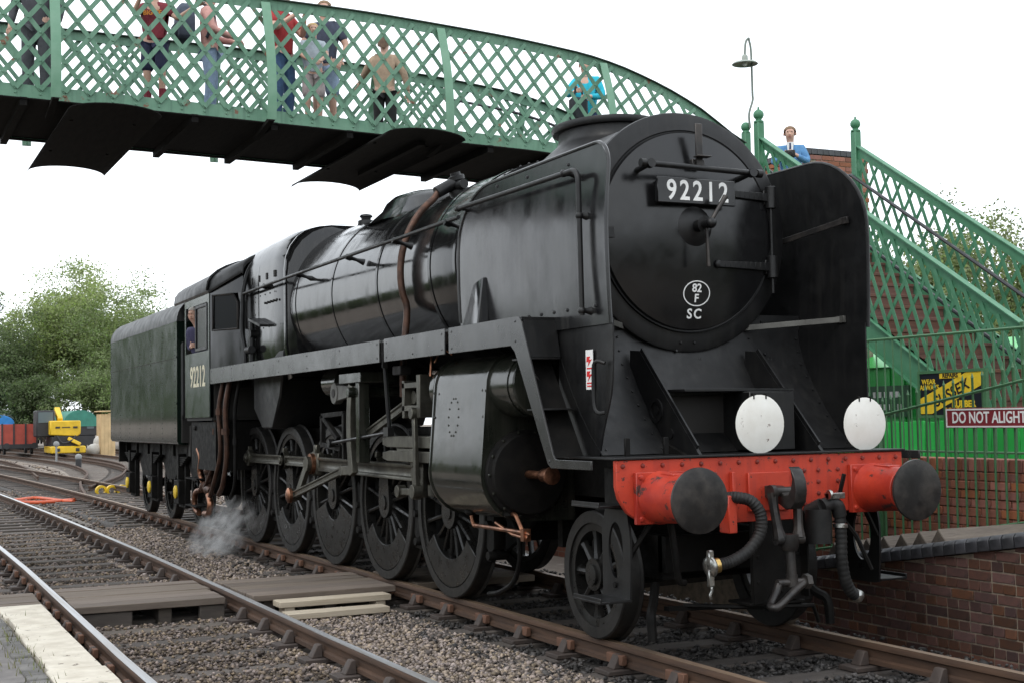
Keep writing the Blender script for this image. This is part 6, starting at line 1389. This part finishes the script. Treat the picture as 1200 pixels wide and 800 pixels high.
# wagon under a blue tarpaulin
p = yb(4,528); x, y = p.x-6, p.y
w = thing('covered_wagon', 'wagon under a rounded bright blue tarpaulin behind the red wagon', 'wagon', (x-3,y,-.3))
b = MB(); b.prism([(y-1.3,1.5)]+[(y-1.3*math.cos(math.pi*i/12),1.8+.65*math.sin(math.pi*i/12)) for i in range(13)]+[(y+1.3,1.5)],'x',x-7,x); part('tarpaulin', b, m_tarpb, w, bevel=.05)
b = MB(); b.box2(x-7,x-.1,y-1.2,y+1.2,.5,1.75); part('body', b, m_cgrn, w); wheels(w,(x-1,x-5),y,1,.35)
# yellow crane
p = yb(78,533); x, y = p.x, p.y
cr2 = thing('yellow_crane', 'yellow self-propelled crane with dark glazed cab standing in the yard', 'crane', (x,y,-.3))
b = MB(); b.box2(x-3,x,y-.85,y+1.05,.02,.42); part('outrigger_beam', b, m_yel, cr2, bevel=.05)
for yy in (y-.45,y+.6): b = MB(); b.box2(x,x+.03,yy-.1,yy+.1,.12,.3); part('beam_plate', b, m_wblk, cr2)
b = MB(); b.box2(x-3.0,x-.2,y-.75,y+.65,.35,.95); part('chassis', b, m_wblk, cr2); wheels(cr2,(x-.6,x-2.6),y,1,.3)
b = MB(); b.prism([(y-.85,1.05),(y+.6,.95),(y+.8,1.1),(y+.8,1.85),(y-.85,1.85)],'x',x-2.2,x-.2); part('counterweight', b, m_yel, cr2, bevel=.05)
for yy in (y-.45,y+.5): b = MB(); b.box2(x-.2,x-.17,yy-.12,yy+.12,1.42,1.52); part('grille', b, m_wblk, cr2)
b = MB(); b.box2(x-.2,x-.175,y-.22,y+.22,1.45,1.5); part('maker_strip', b, m_wblk, cr2)
b = MB(); b.box2(x-2.6,x-1.0,y-1.5,y-.5,.95,2.45); cb = part('cab', b, m_wblk, cr2, bevel=.06)
b = MB(); b.box2(x-1.0,x-.97,y-1.4,y-.6,1.75,2.35); part('windscreen', b, m_gls, cb)
b = MB(); b.bar((x-1.2,y-.2,1.85),(x-2.2,y-.25,2.5),.3,.35); part('boom', b, m_yel, cr2, bevel=.03)
b = MB(); b.bar((x-.15,y+.1,.85),(x+.02,y+.75,.5),.2,.25,(1,0,0)); part('hook_block', b, m_yel, cr2, bevel=.03)
b = MB(); b.tube(bez([(x-.1,y-.5,1.0),(x,y-.2,.6),(x,y+.3,.75),(x-.1,y+.5,1.0)],12),.05,6); part('hydraulic_hose', b, m_wblk, cr2)
# coach behind the crane and tarpaulined van
def coach(label, u, v, dx, wd, h0, h1, body, roof, L_=14, pane=False):
    p = yb(u, v); x, y = p.x+dx, p.y; w = thing('railway_coach', label, 'coach', (x-L_/2,y,-.3))
    b = MB(); b.box2(x-L_,x,y-wd,y+wd,.9,h0); part('body', b, body, w, bevel=.05)
    b = MB(); b.prism([(y-wd-.04,h0-.25)]+[(y-(wd+.04)*math.cos(math.pi*i/12),h0+(h1-h0)*math.sin(math.pi*i/12)) for i in range(13)]+[(y+wd+.04,h0-.25)],'x',x-L_,x+.05); part('roof', b, roof, w)
    b = MB(); b.box2(x-L_,x+.02,y-wd+.1,y+wd-.1,.3,.9); part('underframe', b, m_wblk, w); wheels(w,(x-1.2,x-3.5,x-L_+1.5),y,1)
    for s in (-.6,.6): b = MB(); b.box2(x,x+.03,y+s-.22,y+s+.22,1.35,1.75); part('end_window', b, m_gls, w)
    return w
coach('green coach with a pale grey domed roof behind the yellow crane', 42, 527, -10, 1.15, 2.2, 2.75, m_cgrn, m_croof)
w = coach('dark van half covered by a draped green tarpaulin beside the wooden hut', 103, 529, -3, 1.0, 1.75, 2.55, m_wblk, m_tarpg, 9)
coach('dark green coach between the grey roofed coach and the tarpaulined van', 80, 524, -22, 1.2, 2.4, 2.95, m_cgrn, C2('coach_roof_dark',(.16,.15,.14)), 12)
# pine hut
p = yb(127,531); x, y = p.x, p.y
w = thing('pine_hut', 'new pale pine shed standing beside the tender in the yard', 'shed', (x-1,y,-.3))
for k in range(4): b = MB(); b.box2(x-.03,x,y-.40+.2*k,y-.40+.2*k+.19,-.3,2.15+.05*k); part('board', b, m_pine, w)
b = MB(); b.box2(x-1.8,x-.04,y-.39,y+.39,-.3,2.2); part('wall', b, m_pine, w); b = MB(); b.box2(x-2.0,x+.15,y-.5,y+.5,2.32,2.39); part('roof', b, m_pine, w, bevel=.02)
p = yb(111,531); x, y = p.x, p.y
b = MB(); b.sphere((x,y,.1),.5,14,(1,1.0,.8)); b.sphere((x-.2,y+.25,.5),.35,12,(1,.9,1.3))
me = solo('sheeted_pile', b, C2('white_sheet',(.62,.62,.60)), 'heap under white plastic sheeting beside the pine shed', 'pile')
# small yard signals and cable drum
for (u, v, hh, lab) in ((66,541,.65,'short grey ground signal post between the siding rails'),(92,546,.2,'low dark point lever box on the ground in front of the crane')):
    p = yb(u, v); x, y = p.x, p.y; w = thing('ground_signal', lab, 'signal', (x,y,-.3)); b = MB(); b.cyl((x,y,-.3),(x,y,hh),.045 if hh > .6 else .12,n=12); part('post', b, m_croof if hh > .6 else m_wblk, w); b = MB(); b.sphere((x,y,hh+.08),.14,12,(.6,1,1)); part('head', b, m_croof, w)
p = yb(130,572); x, y = p.x, p.y
w = thing('cable_drum', 'yellow cable reels lying beside the siding behind the tender', 'reel', (x,y,-.3))
for dy in (-.27,0,.27): b = MB(); b.lathe([(0,.15),(.1,.15),(.1,.09),(0,.09),(0,.15)],(x,y+dy,-.15),(1,.2,0),20,False); part('reel', b, m_yel, w)
m_orng = C2('orange_hose', (.62,.10,.03), .5)
b = MB(); q0, q1, q2, q3 = yb(15,586,-.19), yb(42,583,-.19), yb(70,586,-.19), yb(86,587,-.19); b.tube(bez([q0,q1,q2,q3],24),.045,8); b.tube(bez([yb(22,588,-.19),yb(50,588,-.19),yb(88,585,-.19)],18),.045,8); solo('orange_cable', b, m_orng, 'pair of orange cables lying across the ballast between the tracks behind the tender', 'cable')
# ================================================================== STEAM
sm = bpy.data.materials.new('steam'); sm.use_nodes = True; t = sm.node_tree; t.nodes.clear()
o_ = node(t,'ShaderNodeOutputMaterial'); pv = node(t,'ShaderNodeVolumePrincipled'); pv.inputs['Color'].default_value = (1,1,1,1); pv.inputs['Anisotropy'].default_value = .2
tc_ = node(t,'ShaderNodeTexCoord'); n_ = node(t,'ShaderNodeTexNoise',Scale=3.2,Detail=6,Roughness=.65); t.links.new(tc_.outputs['Object'],n_.inputs['Vector'])
gr = node(t,'ShaderNodeTexGradient',gradient_type='SPHERICAL'); mpp = node(t,'ShaderNodeMapping'); mpp.inputs['Scale'].default_value = (1,1,1); t.links.new(tc_.outputs['Object'],mpp.inputs[0]); t.links.new(mpp.outputs[0],gr.inputs[0])
r_ = node(t,'ShaderNodeMapRange'); r_.inputs[1].default_value = .47; r_.inputs[2].default_value = .72; t.links.new(n_.outputs['Fac'],r_.inputs[0])
mu = node(t,'ShaderNodeMath',operation='MULTIPLY'); t.links.new(gr.outputs['Fac'],mu.inputs[0]); t.links.new(r_.outputs[0],mu.inputs[1])
mu2 = node(t,'ShaderNodeMath',operation='MULTIPLY'); mu2.inputs[1].default_value = 12.0; t.links.new(mu.outputs[0],mu2.inputs[0]); t.links.new(mu2.outputs[0],pv.inputs['Density']); t.links.new(pv.outputs[0],o_.inputs['Volume'])
b = MB(); b.sphere((0,0,0),1.0,20); stm = link('steam_wisp', mesh_of('steam_wisp', b, sm), None, (-11.05,-1.2,.12)); stm.scale = (1.0,.40,.34); stm.rotation_euler = (0,R(-28),R(10))
stm['label'] = 'small wisp of white steam drifting by the rearmost driving wheel'; stm['kind'] = 'stuff'
